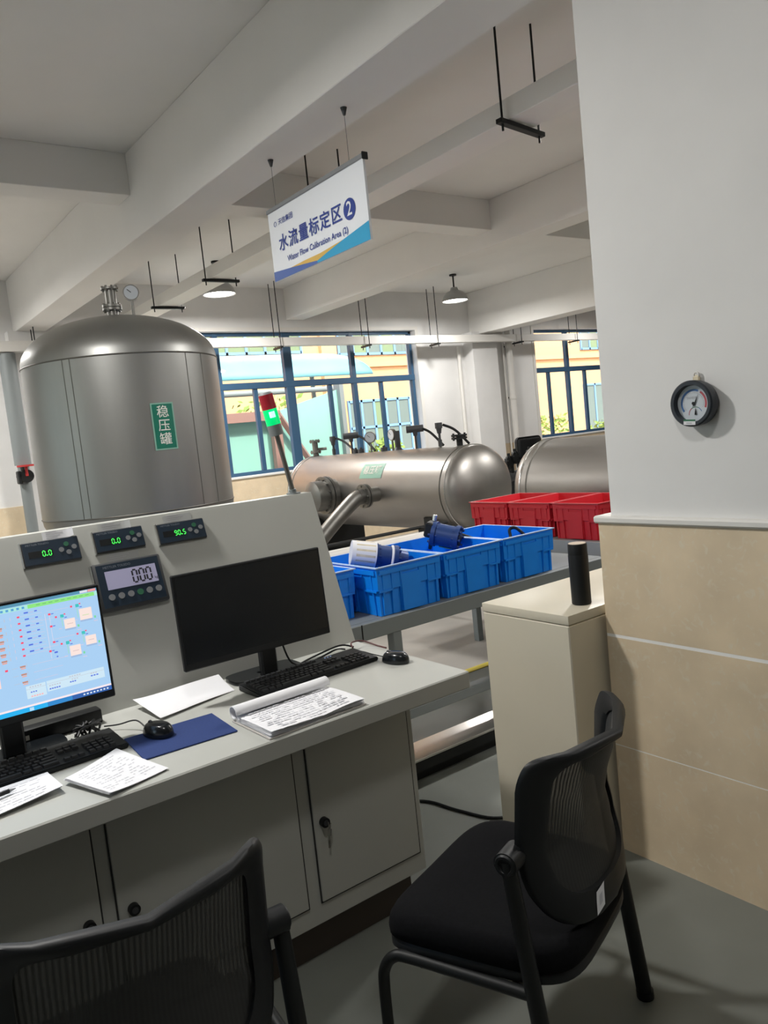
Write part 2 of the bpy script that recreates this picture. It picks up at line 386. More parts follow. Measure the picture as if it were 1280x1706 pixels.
def bush(x, y, z0, r, h, label):
    rnd = random.Random(x); m_ = MB()
    for i in range(420):
        a = rnd.uniform(0, 2*PI); q = rnd.random()**.5*r; hh = rnd.random()
        p = V((x+q*math.cos(a)*(1-.5*hh), y+q*math.sin(a)*(1-.5*hh), z0+hh*h)); s_ = rnd.uniform(.06, .13)
        d = V((rnd.uniform(-1, 1), rnd.uniform(-1, 1), rnd.uniform(-.2, 1))).normalized(); u = d.orthogonal()*s_*.5
        m_.poly([p, p+d*s_+u, p+d*s_*2, p+d*s_-u], LEAF)
    m_.cyl((x, y, z0), (x, y, z0+h*.6), .04, ROSE, 6)
    return simple('shrub', m_, label, 'shrub', smooth=False, recalc=False)
bush(13.1, 17.5, -.05, .8, 1.4, 'green shrub outside below the orange building, seen through left window')
bush(20.3, 17.8, -.05, 1.0, 1.6, 'yellow green shrub at left edge of the right window')
bush(22.6, 17.4, -.05, .8, 1.2, 'low green shrub in the middle of right window view')
bush(9.0, 16.6, -.05, 1.6, 2.7, 'tall leafy shrub behind the mint sheets outside left window')

# ================================================================ TRUNKING, HANGERS, LAMPS
mb = MB(); mb.box(3.2, 3.42, -3, 9.25, 3.10, 3.21, ALU, .003)
simple('cable_trunking', mb, 'long grey cable trunking hung from the ceiling, running towards the window wall', 'trunking')
mb = MB(); mb.box(1.2, 16, 9.02, 9.12, 2.82, 2.93, WPIPE, .003)
simple('cable_trunking', mb, 'white cable trunking running along the wall across the windows', 'trunking')
def hanger(x0, x1, y0, y1, z, label, tilt=0., ztop=CZ):
    h = thing('trunking_hanger', label, 'hanger', (x0, y0, z), 'threaded rod hangers under the ceiling')
    for i, (x, y) in enumerate(((x0, y0), (x1, y1))):
        m_ = MB(); m_.cyl((x, y, z-.045-tilt*i), (x, y, ztop), .006, BLKM, 8); m_.cyl((x, y, z-.012-tilt*i), (x, y, z+.012-tilt*i), .013, BLKM, 6)
        m_.build('rod', h)
    m_ = MB(); M = frame((x0, y0, z), (x1-x0, y1-y0, -tilt), (-(y1-y0), x1-x0, 0)); L = math.hypot(x1-x0, y1-y0)
    m_.box(-.03, L+.03, -.02, .02, -.012, .012, BLKM, .002, M); m_.build('bracket', h)
hanger(3.16, 3.46, 2.93, 2.95, 3.085, 'black rod hanger nearest the pillar, under the grey ceiling trunking', .015)
hanger(3.16, 3.46, 4.82, 4.84, 3.085, 'black rod hanger with its bracket hidden behind the hanging sign')
hanger(3.16, 3.46, 6.66, 6.66, 3.085, 'black rod hanger just above the left lit lamp')
hanger(3.16, 3.46, 7.95, 7.95, 3.085, 'black rod hanger beside the gauge on top of the upright tank')
for x, l in ((1.95, 'thin rod hanger on wall trunking left of the upright tank'), (5.2, 'thin rod hanger on wall trunking below the hanging sign corner'), (6.62, 'thin rod hanger on wall trunking between sign and right lit lamp'),
             (7.9, 'thin rod hanger on wall trunking left of the right lit lamp'), (9.7, 'thin rod hanger on wall trunking beside the white downpipe'), (11.1, 'thin rod hanger on wall trunking in front of the right window')):
    hanger(x+(.25 if x < 2 else 0), x+.02+(.25 if x < 2 else 0), 8.98, 9.17, 2.80, l)
def lamp(x, y, label, zb=3.27):
    L = thing('high_bay_lamp', label, 'lamp', (x, y, CZ), 'round metal ceiling lamps')
    m_ = MB(); m_.lathe([(.05, CZ-.02), (.05, CZ-.001)], BLKM, Mx.Translation((x, y, 0)), 20); m_.build('ceiling_rose', L)
    m_ = MB(); m_.cyl((x, y, zb+.15), (x, y, CZ-.01), .011, BLKM, 10); m_.build('stem', L)
    m_ = MB(); m_.lathe([(.045, zb+.19), (.06, zb+.15), (.11, zb+.13), (.16, zb+.075), (.185, zb+.004), (.178, zb+.004), (.15, zb+.07), (.10, zb+.115)], SHADEM, Mx.Translation((x, y, 0)), 32, True, True); m_.build('shade', L)
    m_ = MB(); m_.lathe([(.17, zb+.012), (.17, zb+.02)], LAMPG, Mx.Translation((x, y, 0)), 32); m_.build('diffuser', L)
lamp(4.01, 8.15, 'lit round metal ceiling lamp above the left window, left of hanging sign')
lamp(7.62, 8.23, 'lit round metal ceiling lamp right of the hanging sign, before the far wall')
for (x, y, zz), l in zip(LAMPS, ['a', 'b', '', '', 'c', 'd', 'e', 'f', 'g']):
    if l: lamp(x, y, {'a': 'lit round ceiling lamp out of frame above the chairs', 'b': 'lit round ceiling lamp above the control console', 'c': 'added unseen fill lamp over the red crates, hidden by the pillar', 'd': 'added unseen fill lamp before the right window', 'e': 'added unseen fill lamp behind the pillar', 'g': 'added fill lamp left of the upright tank, out of frame', 'f': 'added fill lamp in the bay beyond the pillar, out of frame'}[l])  # c to g are fixtures added to carry fill light, unseen by the camera
# pipes on the back wall
pp = thing('downpipe', 'white downpipe on the far wall between the two windows', 'pipe', (9.72, 9.3, 0))
m_ = MB(); m_.cyl((9.72, 9.3, 0), (9.72, 9.3, 3.1), .055, WPIPE, 20); m_.build('pipe', pp)
for zz in (1.9, 2.75): m_ = MB(); m_.cyl((9.72, 9.3, zz), (9.72, 9.3, zz+.06), .066, WPIPE, 20); m_.box(9.70, 9.74, 9.3, 9.4, zz+.02, zz+.04, BLKM); m_.build('pipe_clamp', pp)
m_ = MB(); m_.cyl((9.62, 9.34, 0), (9.62, 9.34, 3.1), .016, WPIPE, 12)
simple('conduit', m_, 'thin white conduit beside the white downpipe on far wall', 'conduit')
m_ = MB(); m_.cyl((8.62, 9.34, 0), (8.62, 9.34, 2.8), .03, WPIPE, 16)
simple('conduit', m_, 'white conduit in the shaded corner right of the left window', 'conduit')
gp = thing('grey_riser_pipe', 'grey riser pipe with red handled valve at the left edge, by upright tank', 'pipe', (1.93, 9.1, 0))
m_ = MB(); m_.cyl((1.93, 9.12, 1.62), (1.93, 9.12, 2.81), .085, GREYM, 24); m_.cyl((1.93, 9.12, 0), (1.93, 9.12, 1.62), .06, GREYM, 24); m_.build('pipe', gp)
m_ = MB(); m_.cyl((1.93, 9.0, 1.50), (1.93, 9.2, 1.50), .07, BLKM, 20); m_.box(1.84, 1.88, 9.0, 9.1, 1.42, 1.56, BLKM, .01); m_.build('valve_body', gp)
m_ = MB(); m_.cyl((1.93, 9.0, 1.60), (1.93, 9.0, 1.62), .09, REDV, 20); m_.cyl((1.93, 9.0, 1.5), (1.93, 9.0, 1.6), .015, REDV, 8); m_.build('valve_handle', gp)

# ================================================================ HANGING SIGN
SX = 2.25; SG = thing('hanging_sign', 'white hanging sign with blue Chinese lettering, cyan and yellow foot', 'sign', (SX, 3.4, 2.44))
Sy0, Sy1, Sz0, Sz1 = 3.866, 2.956, 2.443, 2.805
sw, shh = Sy0-Sy1, Sz1-Sz0
m_ = MB(); m_.box(SX, SX+.012, Sy1, Sy0, Sz0, Sz1, SIGNW); 
SM = frame((SX-.0008, Sy0, Sz0), (0, -1, 0), (0, 0, 1))      # u to the viewer's right, v up
def P(u, v, z=0): return (u*sw, v*shh, z)
m_.poly([P(0, 0, .0004), P(.55, 0, .0004), P(.49, .035, .0004), P(.22, .10, .0004), P(0, .145, .0004)], SIGNBL, SM)
m_.poly([P(.49, 0, .0008), P(1, 0, .0008), P(1, .235, .0008), P(.745, .145, .0008), P(.60, .085, .0008), P(.488, .034, .0008)], SIGNC, SM)
m_.poly([P(.20, .105, .0012), P(.495, .035, .0012), P(.60, .085, .0012), P(.76, .15, .0012), P(.53, .115, .0012), P(.36, .115, .0012)], SIGNY, SM)
m_.build('board', SG, recalc=False, smooth=False)
m_ = MB()
for i, ch in enumerate('水流量标定区'): m_.text(ch, .090, SM @ Mx.Translation(P(.150+.1145*i, .488, .0012)), SIGNB, .016, 1.08)
m_.text('Water Flow Calibration Area (2)', .0435, SM @ Mx.Translation(P(.497, .243, .0014)), SIGNB, .010)
m_.text('天信集团', .034, SM @ Mx.Translation(P(.20, .808, .0012)), SIGNB, .006, 1.15)
m_.build('lettering', SG, recalc=False, smooth=False)
m_ = MB(); LM = SM @ Mx.Translation(P(.078, .808, .0012))
m_.arc(LM, .010, .014, R(100), R(280), SIGNB, 12); m_.arc(LM, .010, .014, R(-60), R(80), SIGNB, 12); m_.build('logo', SG, recalc=False)
m_ = MB(); BMt = SM @ Mx.Translation(P(.845, .485, .0012)); m_.disc(BMt, .050, SIGNB); m_.text('2', .092, BMt, SIGNW, .01, 1, .0015); m_.build('number_badge', SG, recalc=False)
m_ = MB(); m_.box(SX-.008, SX+.02, Sy1-.005, Sy0+.005, Sz1, Sz1+.022, BTN, .003); m_.build('top_rail', SG)
m_ = MB(); m_.box(SX-.011, SX+.023, Sy1-.014, Sy1-.005, Sz1-.008, Sz1+.026, BLACK, .003); m_.build('rail_end_cap', SG)
for y in (3.07, 3.78):
    m_ = MB(); m_.cyl((SX+.006, y, Sz1+.02), (SX+.006, y, 3.04), .0012, DGREY, 6); m_.build('hanging_wire', SG)
    m_ = MB(); m_.cyl((SX+.006, y, 3.035), (SX+.006, y, 3.07), .006, DGREY, 10, .016); m_.build('ceiling_hook', SG)
# ================================================================ CONTROL CONSOLE
DZ = .77
con = thing('control_console', 'long grey white steel control console with sloped instrument panel and desk', 'console', (0.3, 1.95, 0))
XL, XR = -1.2, 1.45
m_ = MB(); m_.box(XL, XR, 1.953, 2.72, .13, .715, CONS, .003); m_.build('cabinet_body', con)
m_ = MB(); m_.box(XL+.03, XR-.03, 2.008, 2.68, 0, .13, PLINTH); m_.build('plinth', con)
m_ = MB(); m_.box(XL-.1, 1.617, 1.842, 2.50, .715, DZ, CONS, .004); m_.build('desktop', con)
# upper box: sloped front
m_ = MB(); pr = [(2.48, DZ), (2.675, 1.335), (2.682, 1.35), (2.745, 1.35), (2.80, DZ)]
m_.loft([[(x, a, b) for a, b in pr] for x in (XL-.1, 1.612)], CONS); m_.build('sloped_panel', con, ang=20)
def door(x0, x1, lockx, lz, key=False):
    m_ = MB(); m_.box(x0-.004, x1+.004, 1.9495, 1.9535, .193, .716, CONSD); m_.box(x0, x1, 1.946, 1.953, .197, .712, CONS, .002)
    d = m_.build('door', con)
    m_ = MB(); m_.cyl((lockx, 1.93, lz), (lockx, 1.947, lz), .0145, BLACK, 20); m_.cyl((lockx, 1.928, lz), (lockx, 1.931, lz), .008, DGREY, 14); m_.build('lock', d)
    if key:
        m_ = MB(); m_.box(lockx+.0, lockx+.002, 1.918, 1.93, lz-.006, lz+.006, CHROME); M = Mx.Translation((lockx+.008, 1.932, lz-.035)) @ Mx.Rotation(R(14), 4, 'Y')
        m_.box(-.003, .003, -.001, .001, -.022, .03, CHROME, M=M); m_.box(-.006, .006, -.0015, .0015, -.008, .012, CHROME, M=M)
        M = Mx.Translation((lockx+.006, 1.934, lz-.06)) @ Mx.Rotation(R(4), 4, 'Y'); m_.box(-.003, .003, -.001, .001, -.02, .02, STEELD, M=M)
        m_.build('key', d)
door(1.052, 1.425, 1.083, .437, True); door(.477, 1.004, .513, .432); door(-.06, .436, .404, .436); door(-.64, -.11, -.6, .436)
PN = frame((0, 2.48, DZ), (1, 0, 0), (0, .195, .565))       # panel frame: x along, y up the slope, z out
def pm(u, v, z=0): return PN @ Mx.Translation((u, v, z))
SEG7 = {'0': 'abcdef', '1': 'bc', '5': 'afgcd', '9': 'abcdfg', '8': 'abcdefg', '.': '.'}
def digit(mb, ch, M, h, wd, t, m):
    if ch == '.': mb.box(-t*.7, t*.7, -t*.7+t*.6, t*.7+t*.6, 0, .0006, m, M=M); return
    sg = {'a': (0, h, 1), 'd': (0, 0, 1), 'g': (0, h/2, 1), 'f': (0, .5*h, 0), 'b': (wd, .5*h, 0), 'e': (0, 0, 0), 'c': (wd, 0, 0)}
    for s_ in SEG7[ch]:
        x, y, hz = sg[s_]
        if hz: mb.box(x+t*.4, x+wd-t*.4, y-t/2, y+t/2, 0, .0006, m, M=M)
        else: mb.box(x-t/2, x+t/2, y+t*.4, y+h/2-t*.4, 0, .0006, m, M=M)
def small_meter(u0, u1, v0, v1, label, digs):
    cu, cv = (u0+u1)/2, (v0+v1)/2; T = thing('digital_panel_meter', label, 'meter', PN @ V((cu, cv, 0)), 'narrow digital panel meters with green digits')
    W, H = u1-u0, v1-v0
    m_ = MB(); m_.box(-W/2, W/2, -H/2, H/2, 0, .012, DGREY, .003, pm(cu, cv)); m_.box(-W/2+.004, W/2-.003, -H/2+.004, H/2-.004, .012, .0135, METERF, M=pm(cu, cv)); m_.box(-W/2-.004, -W/2+.001, -H/2-.002, H/2+.002, 0, .013, CHROME, .001, pm(cu, cv))
    m_.build('housing', T)
    m_ = MB(); m_.text('METTLER TOLEDO', .0085, pm(cu-W*.22, cv+H*.36, .0137), GOLDL); m_.build('header_print', T, recalc=False)
    m_ = MB(); m_.box(-W*.36, W*.06, -.010, .011, .0135, .0142, BLACK, M=pm(cu-W*.04, cv-.004)); 
    x = cu-W*.16
    for ch in digs:
        digit(m_, ch, pm(x, cv-.0125, .0144), .017, .0075, .0028, LEDG); x += .006 if ch == '.' else .0125
    m_.build('display', T)
    for (bu, bv), mm in zip(((.17, 0), (.29, -.14), (.27, .2), (.40, .05)), (BTN, BTN, BTNG, BTN)):
        m_ = MB(); m_.cyl(pm(cu+W*bu, cv+H*bv, .0135).translation, pm(cu+W*bu, cv+H*bv, .0155).translation, .008, mm, 18); m_.build('button', T)
small_meter(.518, .694, .504, .584, 'left small black panel meter, directly above the lit monitor', '0.0')
small_meter(.742, .909, .510, .584, 'middle small black panel meter, above the large weighing indicator', '0.0')
small_meter(.958, 1.133, .503, .577, 'right small black panel meter, above the dark monitor', '90.5')
T = thing('weighing_indicator', 'large black weighing indicator with lilac screen reading 000 and six buttons', 'meter', PN @ V((.826, .39, 0)))
m_ = MB(); m_.box(-.116, .116, -.082, .082, 0, .024, DGREY, .008, pm(.826, .392), 2); m_.box(-.104, .104, -.070, .074, .024, .0255, METERF, M=pm(.826, .392)); m_.box(-.119, -.115, -.08, .08, 0, .022, CHROME, .001, pm(.826, .392)); m_.build('housing', T)
m_ = MB(); m_.box(-.085, .085, -.031, .031, .0255, .027, LCD, M=pm(.831, .411)); x = .838
for i in range(3): digit(m_, '0', pm(.834+.0235*i, .390, .0272), .042, .015, .0055, LCDK)
m_.text('kg', .012, pm(.910, .394, .0272), LCDK, .01); m_.build('display', T)
m_ = MB(); m_.text('METTLER TOLEDO', .011, pm(.79, .455, .0257), GOLDL); m_.build('header_print', T, recalc=False)
for i in range(6):
    p = pm(.752+.0315*i, .355, 0); m_ = MB(); m_.cyl((p @ V((0, 0, .0255))), (p @ V((0, 0, .0285))), .0105, BTNG if i == 3 else BTN, 20); m_.build('button', T)
def tape(u0, u1, v0, v1, m, curl=0):
    m_ = MB(); m_.grid(lambda a, b: PN @ V((u0+(u1-u0)*a, v0+(v1-v0)*b, .0012+curl*max(0, a-.75)**2*16*.02)), 8, 2, m)
    for i in range(4): m_.box(u0+.012, u0+(u1-u0)*(.5+.1*(i % 3)), v0+.006+i*.007, v0+.008+i*.007, .0016, .0018, INK, M=PN)
    m_.build('paper_label', con, recalc=False)
tape(.590, .682, .584, .612, WHITE, 1); tape(.767, .873, .582, .611, PAPERT, .6); tape(.992, 1.097, .577, .606, PAPERT); tape(.771, .880, .475, .502, PAPERT)
# signal tower
b0, b1 = V((1.551, 2.715, 1.35)), V((1.476, 2.715, 1.755)); ax = (b1-b0).normalized()
ST = thing('signal_tower', 'signal tower with red lens over lit green lens on a steel pole, atop the console', 'signal light', b0)
def at(t): return b0+ax*t
L = (b1-b0).length
m_ = MB(); m_.cyl(b0, b0+V((0, 0, .006)), .028, GREYM, 24); m_.cyl(b0, at(.02), .014, GREYM, 16); m_.build('mounting_foot', ST)
m_ = MB(); m_.cyl(at(.01), at(L-.165), .0095, STEELD, 16); m_.build('pole', ST)
m_ = MB(); m_.cyl(at(L-.170), at(L-.128), .028, GREYM, 28); m_.build('base_module', ST)
m_ = MB(); m_.cyl(at(L-.128), at(L-.066), .0285, LENSG, 28); m_.build('green_lens', ST)
m_ = MB(); c = at(L-.096)+V((-.006, -.0285, .006)); m_.cyl(c+V((-.004, 0, -.010)), c+V((-.008, 0, .012)), .011, LENSGC, 14); m_.build('lit_bulb', ST)
m_ = MB(); m_.cyl(at(L-.066), at(L-.008), .0285, LENSR, 28); m_.build('red_lens', ST)
m_ = MB(); m_.cyl(at(L-.008), at(L), .027, BTN, 28, .022); m_.build('cap', ST)

# ================================================================ ON THE DESK
def monitor(name, label, x0, x1, y, z0, z1, nx, base, scr, tilt=3.):
    T = thing(name, label, 'monitor', ((x0+x1)/2, y, DZ)); M = Mx.Translation(((x0+x1)/2, y, z0)) @ Mx.Rotation(R(-tilt), 4, 'X')
    W, H = x1-x0, z1-z0
    m_ = MB(); m_.box(-W/2, W/2, 0, .018, 0, H, BLACK, .003, M); m_.box(-W*.36, W*.36, .018, .045, H*.12, H*.8, BLACK, .01, M); m_.build('housing', T)
    SM_ = M @ frame((-W/2+.008, -.0006, .022), (1, 0, 0), (0, 0, 1)); m_ = MB(); scr(m_, SM_, W-.016, H-.031); m_.build('screen', T, recalc=False, smooth=False)
    m_ = MB(); m_.box(nx-.03, nx+.03, y+.055, y+.085, DZ+.01, z0+.12, BLACK, .006); m_.build('stand_neck', T)
    m_ = MB(); bx0, bx1, by0, by1 = base; n = 28
    pts = [((bx0+bx1)/2+(bx1-bx0)/2*math.copysign(abs(math.cos(2*PI*i/n))**.45, math.cos(2*PI*i/n)), (by0+by1)/2+(by1-by0)/2*math.copysign(abs(math.sin(2*PI*i/n))**.45, math.sin(2*PI*i/n))) for i in range(n)]
    m_.prism(pts, .013, BLACKS, Mx.Translation((0, 0, DZ+.0005))); m_.build('stand_base', T)
    return T, M
def scr_off(mb, M, W, H): mb.poly([(0, 0, 0), (W, 0, 0), (W, H, 0), (0, H, 0)], BLACKS, M)
def scr_on(mb, M, W, H):
    rnd = random.Random(3)
    def q(x, y, w_, h_, c, z=.0002, s=1.): mb.poly([(x*W, y*H, z), ((x+w_)*W, y*H, z), ((x+w_)*W, (y+h_)*H, z), (x*W, (y+h_)*H, z)], emis(*c, s), M)
    SKYB, RED, BLU, PINK, GRN, TEAL, GRY, BRN = (.40, .63, .90), (.95, .08, .16), (.10, .18, .75), (.95, .78, .73), (.20, .70, .35), (.05, .55, .55), (.55, .55, .62), (.55, .28, .22)
    q(0, 0, 1, 1, SKYB, 0); q(0, .972, 1, .028, (.10, .30, .45)); q(.955, .975, .04, .022, (.85, .35, .35), .0003); q(.915, .975, .038, .022, (.75, .75, .85), .0003)
    q(0, .93, 1, .036, (.42, .82, .72)); q(.66, .93, .325, .036, (.28, .80, .22), .0003)
    for i in range(26): q(.02+.0245*i, .937, .012, .020, (.1, .35, .7), .0004)
    for i in range(9): q(.70+.03*i, .946, .018, .006, (.15, .45, .2), .0004)
    q(0, 0, 1, .042, (.02, .45, .88)); q(0, .042, 1, .018, (.95, .82, .86)); q(.80, 0, .20, .042, (.03, .12, .42), .0003); q(.68, 0, .12, .042, (.03, .25, .62), .0003)
    for i in range(8): q(.855+.017*i, .014, .009, .014, (.75, .82, .9), .0004)
    q(.595, .004, .02, .03, (.5, .75, .95), .0004)
    for r in range(7):                                            # rows of valves and flow meters
        y = .85-.0595*r
        q(.604, y+.012, .012, .016, RED); q(.638, y+.04, .020, .014, BLU); q(.660, y+.042, .022, .004, (.6, .45, .7)); q(.687, y+.042, .013, .012, BLU); q(.705, y+.045, .012, .003, GRY)
        q(.545, y, .003, .03, GRY); q(.572, y, .002, .03, (.75, .6, .7)); q(.62, y+.02, .10, .002, (.80, .62, .72))
    for r in range(6):
        y = .79-.0595*r
        q(.505, y, .026, .016, BRN); q(.507, y-.014, .022, .010, (.9, .35, .25)); q(.533, y+.005, .006, .006, GRY)
    for x, y, w_, h_, g in ((.898, .722, .062, .108, 1), (.818, .672, .054, .090, 0), (.908, .478, .054, .086, 0), (.825, .408, .054, .096, 0)):   # four tanks
        q(x, y-.016, w_, .02, (.35, .5, .75)); q(x, y, w_, h_, PINK, .0003); q(x+.013, y+.04, w_*.55, .005, (.5, .75, .35) if g else (.65, .5, .5), .0004)
        q(x-.014, y+h_+.022, .017, .030, TEAL); q(x-.040, y+h_+.03, .010, .017, RED); q(x+.004, y+h_+.045, .008, .012, RED); q(x-.010, y+.03, .003, .09, (.35, .75, .5)); q(x+w_+.008, y-.005, .009, .022, GRN); q(x+w_+.004, y-.034, .020, .004, (.95, .6, .65)); q(x-.03, y+.01, .016, .003, (.95, .6, .65)); q(x-.15, y+h_+.036, .10, .002, (.85, .6, .65)); q(x+.005, y+h_+.015, .012, .008, BLU, .0003)
    for x, y in ((.748, .83), (.748, .715), (.750, .566), (.726, .49)): q(x, y, .012, .018, RED, .0004); q(x+.014, y+.005, .012, .008, BLU, .0004)
    q(.752, .58, .002, .25, (.75, .7, .85), .0003); q(.732, .43, .002, .42, (.80, .7, .8), .0003); q(.750, .47, .016, .016, BLU, .0003); q(.757, .43, .008, .012, BLU, .0003)
    for r in range(3):
        y = .41-.072*r; q(.582, y, .026, .016, BRN); q(.585, y-.014, .022, .009, (.9, .4, .3)); q(.545, y+.005, .026, .003, GRY); q(.612, y, .002, .03, GRY); q(.64, y+.005, .17-.03*r, .002, (.85, .6, .65))
    q(.514, .405, .013, .018, RED)
    q(.593, .115, .092, .118, (.62, .80, .92), .0003); q(.690, .135, .285, .100, (.62, .80, .92), .0003); q(.690, .205, .285, .0025, GRY, .0004); q(.593, .2, .092, .0025, GRY, .0004)
    for i in range(5): q(.610+.012*i, .212, .007, .010, GRY, .0004); q(.612+.012*i, .126, .008, .012, (.95, .45, .45), .0004); q(.80+.012*i, .216, .008, .009, GRY, .0004); q(.70+.012*i, .182, .008, .009, GRY, .0004); q(.70+.011*i, .150, .008, .012, BLU, .0004)
    for i in range(3): q(.612+.011*i, .165, .007, .011, BLU, .0004); q(.80+.011*i, .165, .008, .012, BLU, .0004); q(.81+.012*i, .188, .008, .008, GRY, .0004); q(.905+.014*i, .172, .010, .012, BLU, .0004); q(.905+.012*i, .196, .008, .008, GRY, .0004)
    q(.47, .27, .016, .11, (.95, .72, .68), .0003)
monitor('computer_monitor', 'switched on monitor showing a light blue process diagram, at left edge', .070, .630, 2.25, .887, 1.2125, .36, (.22, .50, 2.287, 2.40), scr_on)
T2, M2 = monitor('computer_monitor', 'switched off black monitor on the right half of the desk', .856, 1.388, 2.285, .886, 1.187, 1.172, (1.05, 1.31, 2.347, 2.475), scr_off)
m_ = MB(); m_.tube([(1.22, 2.34, .90), (1.26, 2.35, .80), (1.36, 2.38, .776), (1.46, 2.385, .79), (1.51, 2.40, .777)], .0035, BLACK, 8); m_.build('power_cable', T2)
m_ = MB(); m_.tube([(1.13, 2.36, .80), (1.25, 2.37, .776), (1.38, 2.42, .776), (1.50, 2.42, .79), (1.55, 2.40, .776)], .0035, BLACK, 8); m_.build('video_cable', T2)
def keyboard(label, loc, rz, W=.47, D=.145):
    T = thing('keyboard', label, 'keyboard', (0, 0, 0))
    m_ = MB(); m_.hexa([(-W/2, -D/2, 0), (W/2, -D/2, 0), (W/2, D/2, 0), (-W/2, D/2, 0), (-W/2, -D/2, .014), (W/2, -D/2, .014), (W/2, D/2, .024), (-W/2, D/2, .024)], BLACK)
    bmesh.ops.bevel(m_.bm, geom=list(m_.bm.edges), offset=.003, segments=2, affect='EDGES'); m_.build('case', T)
    kd = {}
    def key(x, y, wd):
        wd = round(wd, 4); zt = .014+.010*(y+D/2)/D
        if wd not in kd:
            k = MB(); a, b = wd/2-.0012, .0078
            k.hexa([(-a, -b, 0), (a, -b, 0), (a, b, 0), (-a, b, 0), (-a+.0018, -b+.0015, .007), (a-.0018, -b+.0015, .007), (a-.0018, b-.0025, .007), (-a+.0018, b-.0025, .007)], KEYM)
            kd[wd] = k.build('key', T, ang=20); o = kd[wd]
        else: o = kd[wd].copy(); COL.objects.link(o)
        o.location = (x, y, zt-.0005)
    p = .0187; x0 = -W/2+.014
    ys = [-D/2+.020+i*.0187 for i in range(5)]+[D/2-.016]
    rows = [[1.3, 1.3, 1.3, 6, 1.3, 1.3, 2.3], [2.3]+[1]*10+[2.5], [1.8]+[1]*11+[2], [1.5]+[1]*12+[1.3], [1]*13+[1.8], [1]*14]
    for y, r in zip(ys, rows):
        x = x0; k = (15*p*.99)/(sum(r)*p)
        for u in r: key(x+u*p*k/2, y, u*p*k); x += u*p*k
    for i in range(3): key(x0+15.4*p+p/2+i*p, ys[0], p)
    for j in (3, 4):
        for i in range(3): key(x0+15.4*p+p/2+i*p, ys[j], p)
    for j in range(4):
        for i in range(4): key(x0+18.9*p+p/2+i*p, ys[j], p)
    T.location = loc; T.rotation_euler = (0, 0, rz); T['label'] = label
    return T
k2 = keyboard('black keyboard in front of the dark monitor, cable at its right end', (1.275, 2.255, DZ+.0005), R(2.5))
m_ = MB()
for i in range(3): m_.disc(Mx.Translation((.10+i*.012, .058, .0232)), .003, emis(.35, .55, 1., 1.))
m_.build('indicator_light', k2)
k1 = keyboard('black keyboard in front of the lit monitor', (.375, 2.195, DZ+.0005), R(2))
def mouse(label, loc, rz, cable):
    T = thing('computer_mouse', label, 'mouse', loc)
    Mz = Mx.Translation(loc) @ Mx.Rotation(rz, 4, 'Z'); m_ = MB(); rings = []; N = 24
    for k in range(9):
        t = k/8; zz = .002+.034*math.sin(t*PI/2); sc = (1-.55*t*t)**1. if k < 8 else .06; 
        rings.append([Mz @ V((.032*sc*math.cos(2*PI*i/N)*(1-.10*math.sin(2*PI*i/N)), .055*(sc*.98+.02)*math.sin(2*PI*i/N)-.006*t, zz)) for i in range(N)])
    m_.loft(rings, BLACKS); m_.build('shell', T, ang=60)
    m_ = MB(); M = Mz @ Mx.Translation((0, .026, .031)) @ Mx.Rotation(PI/2, 4, 'Y'); m_.lathe([(.007, -.004), (.009, -.002), (.009, .002), (.007, .004)], DGREY, M, 18); m_.build('scroll_wheel', T)
    m_ = MB(); m_.tube(cable, .0022, BLACK, 8); m_.build('cable', T)
pad = MB(); pad.box(-.131, .131, -.1, .1, 0, .004, NAVYPAD, .0015, Mx.Translation((.745, 2.092, DZ+.0008)) @ Mx.Rotation(R(-3.5), 4, 'Z'))
simple('mouse_pad', pad, 'dark blue mouse pad between the lit monitor and the notebook', 'mouse pad')
mouse('black mouse resting on the dark blue mouse pad', (.70, 2.145, DZ+.005), R(20), [(.685, 2.197, .788), (.675, 2.25, .80), (.64, 2.30, .786), (.605, 2.325, .785)])
mouse('black mouse at the right end of the desk', (1.535, 2.125, DZ+.0006), R(15), [(1.52, 2.178, .785), (1.528, 2.25, .779), (1.534, 2.30, .776), (1.53, 2.35, .776)])
m_ = MB()
for k in range(7):
    a = k*1.1; m_.tube([(.565+.02*math.cos(a), 2.335+.02*math.sin(a), .776), (.55+.03*math.cos(a+1), 2.335+.025*math.sin(a+1.3), .80), (.575+.03*math.cos(a+2), 2.34+.02*math.sin(a+2.4), .80), (.56+.04*math.cos(a+3.4), 2.335+.02*math.sin(a+3.5), .778)], .0035, BLACK, 7)
m_.tube([(.545, 2.325, .79), (.53, 2.30, .776), (.515, 2.30, .776), (.51, 2.32, .777)], .003, BLACK, 7)
simple('cable_bundle', m_, 'tangled bundle of black cables behind the right end of left keyboard', 'cables')
m_ = MB(); m_.tube([(1.50, 2.33, .797), (1.53, 2.38, .80), (1.585, 2.39, .792), (1.61, 2.33, .777), (1.612, 2.28, .776)], .003, mat('dark_red_cable', (.09, .02, .02), .5), 8)
simple('desk_cable', m_, 'dark red cable looping over desk behind the right mouse', 'cable')
sb = thing('monitor_riser_bar', 'low black bar lying under the lit monitor beside its stand', 'bar', (.48, 2.42, DZ))
m_ = MB(); m_.box(-.14, .14, -.025, .025, 0, .045, BLACK, .006, Mx.Translation((.485, 2.425, DZ+.0008)) @ Mx.Rotation(R(1), 4, 'Z'), 2); m_.build('body', sb)
m_ = MB(); m_.box(-.012, -.002, -.0255, -.0252, .016, .03, OFFW, M=Mx.Translation((.405, 2.424, DZ))); m_.box(.001, .011, -.0255, -.0252, .016, .03, OFFW, M=Mx.Translation((.405, 2.424, DZ))); m_.build('white_mark', sb)
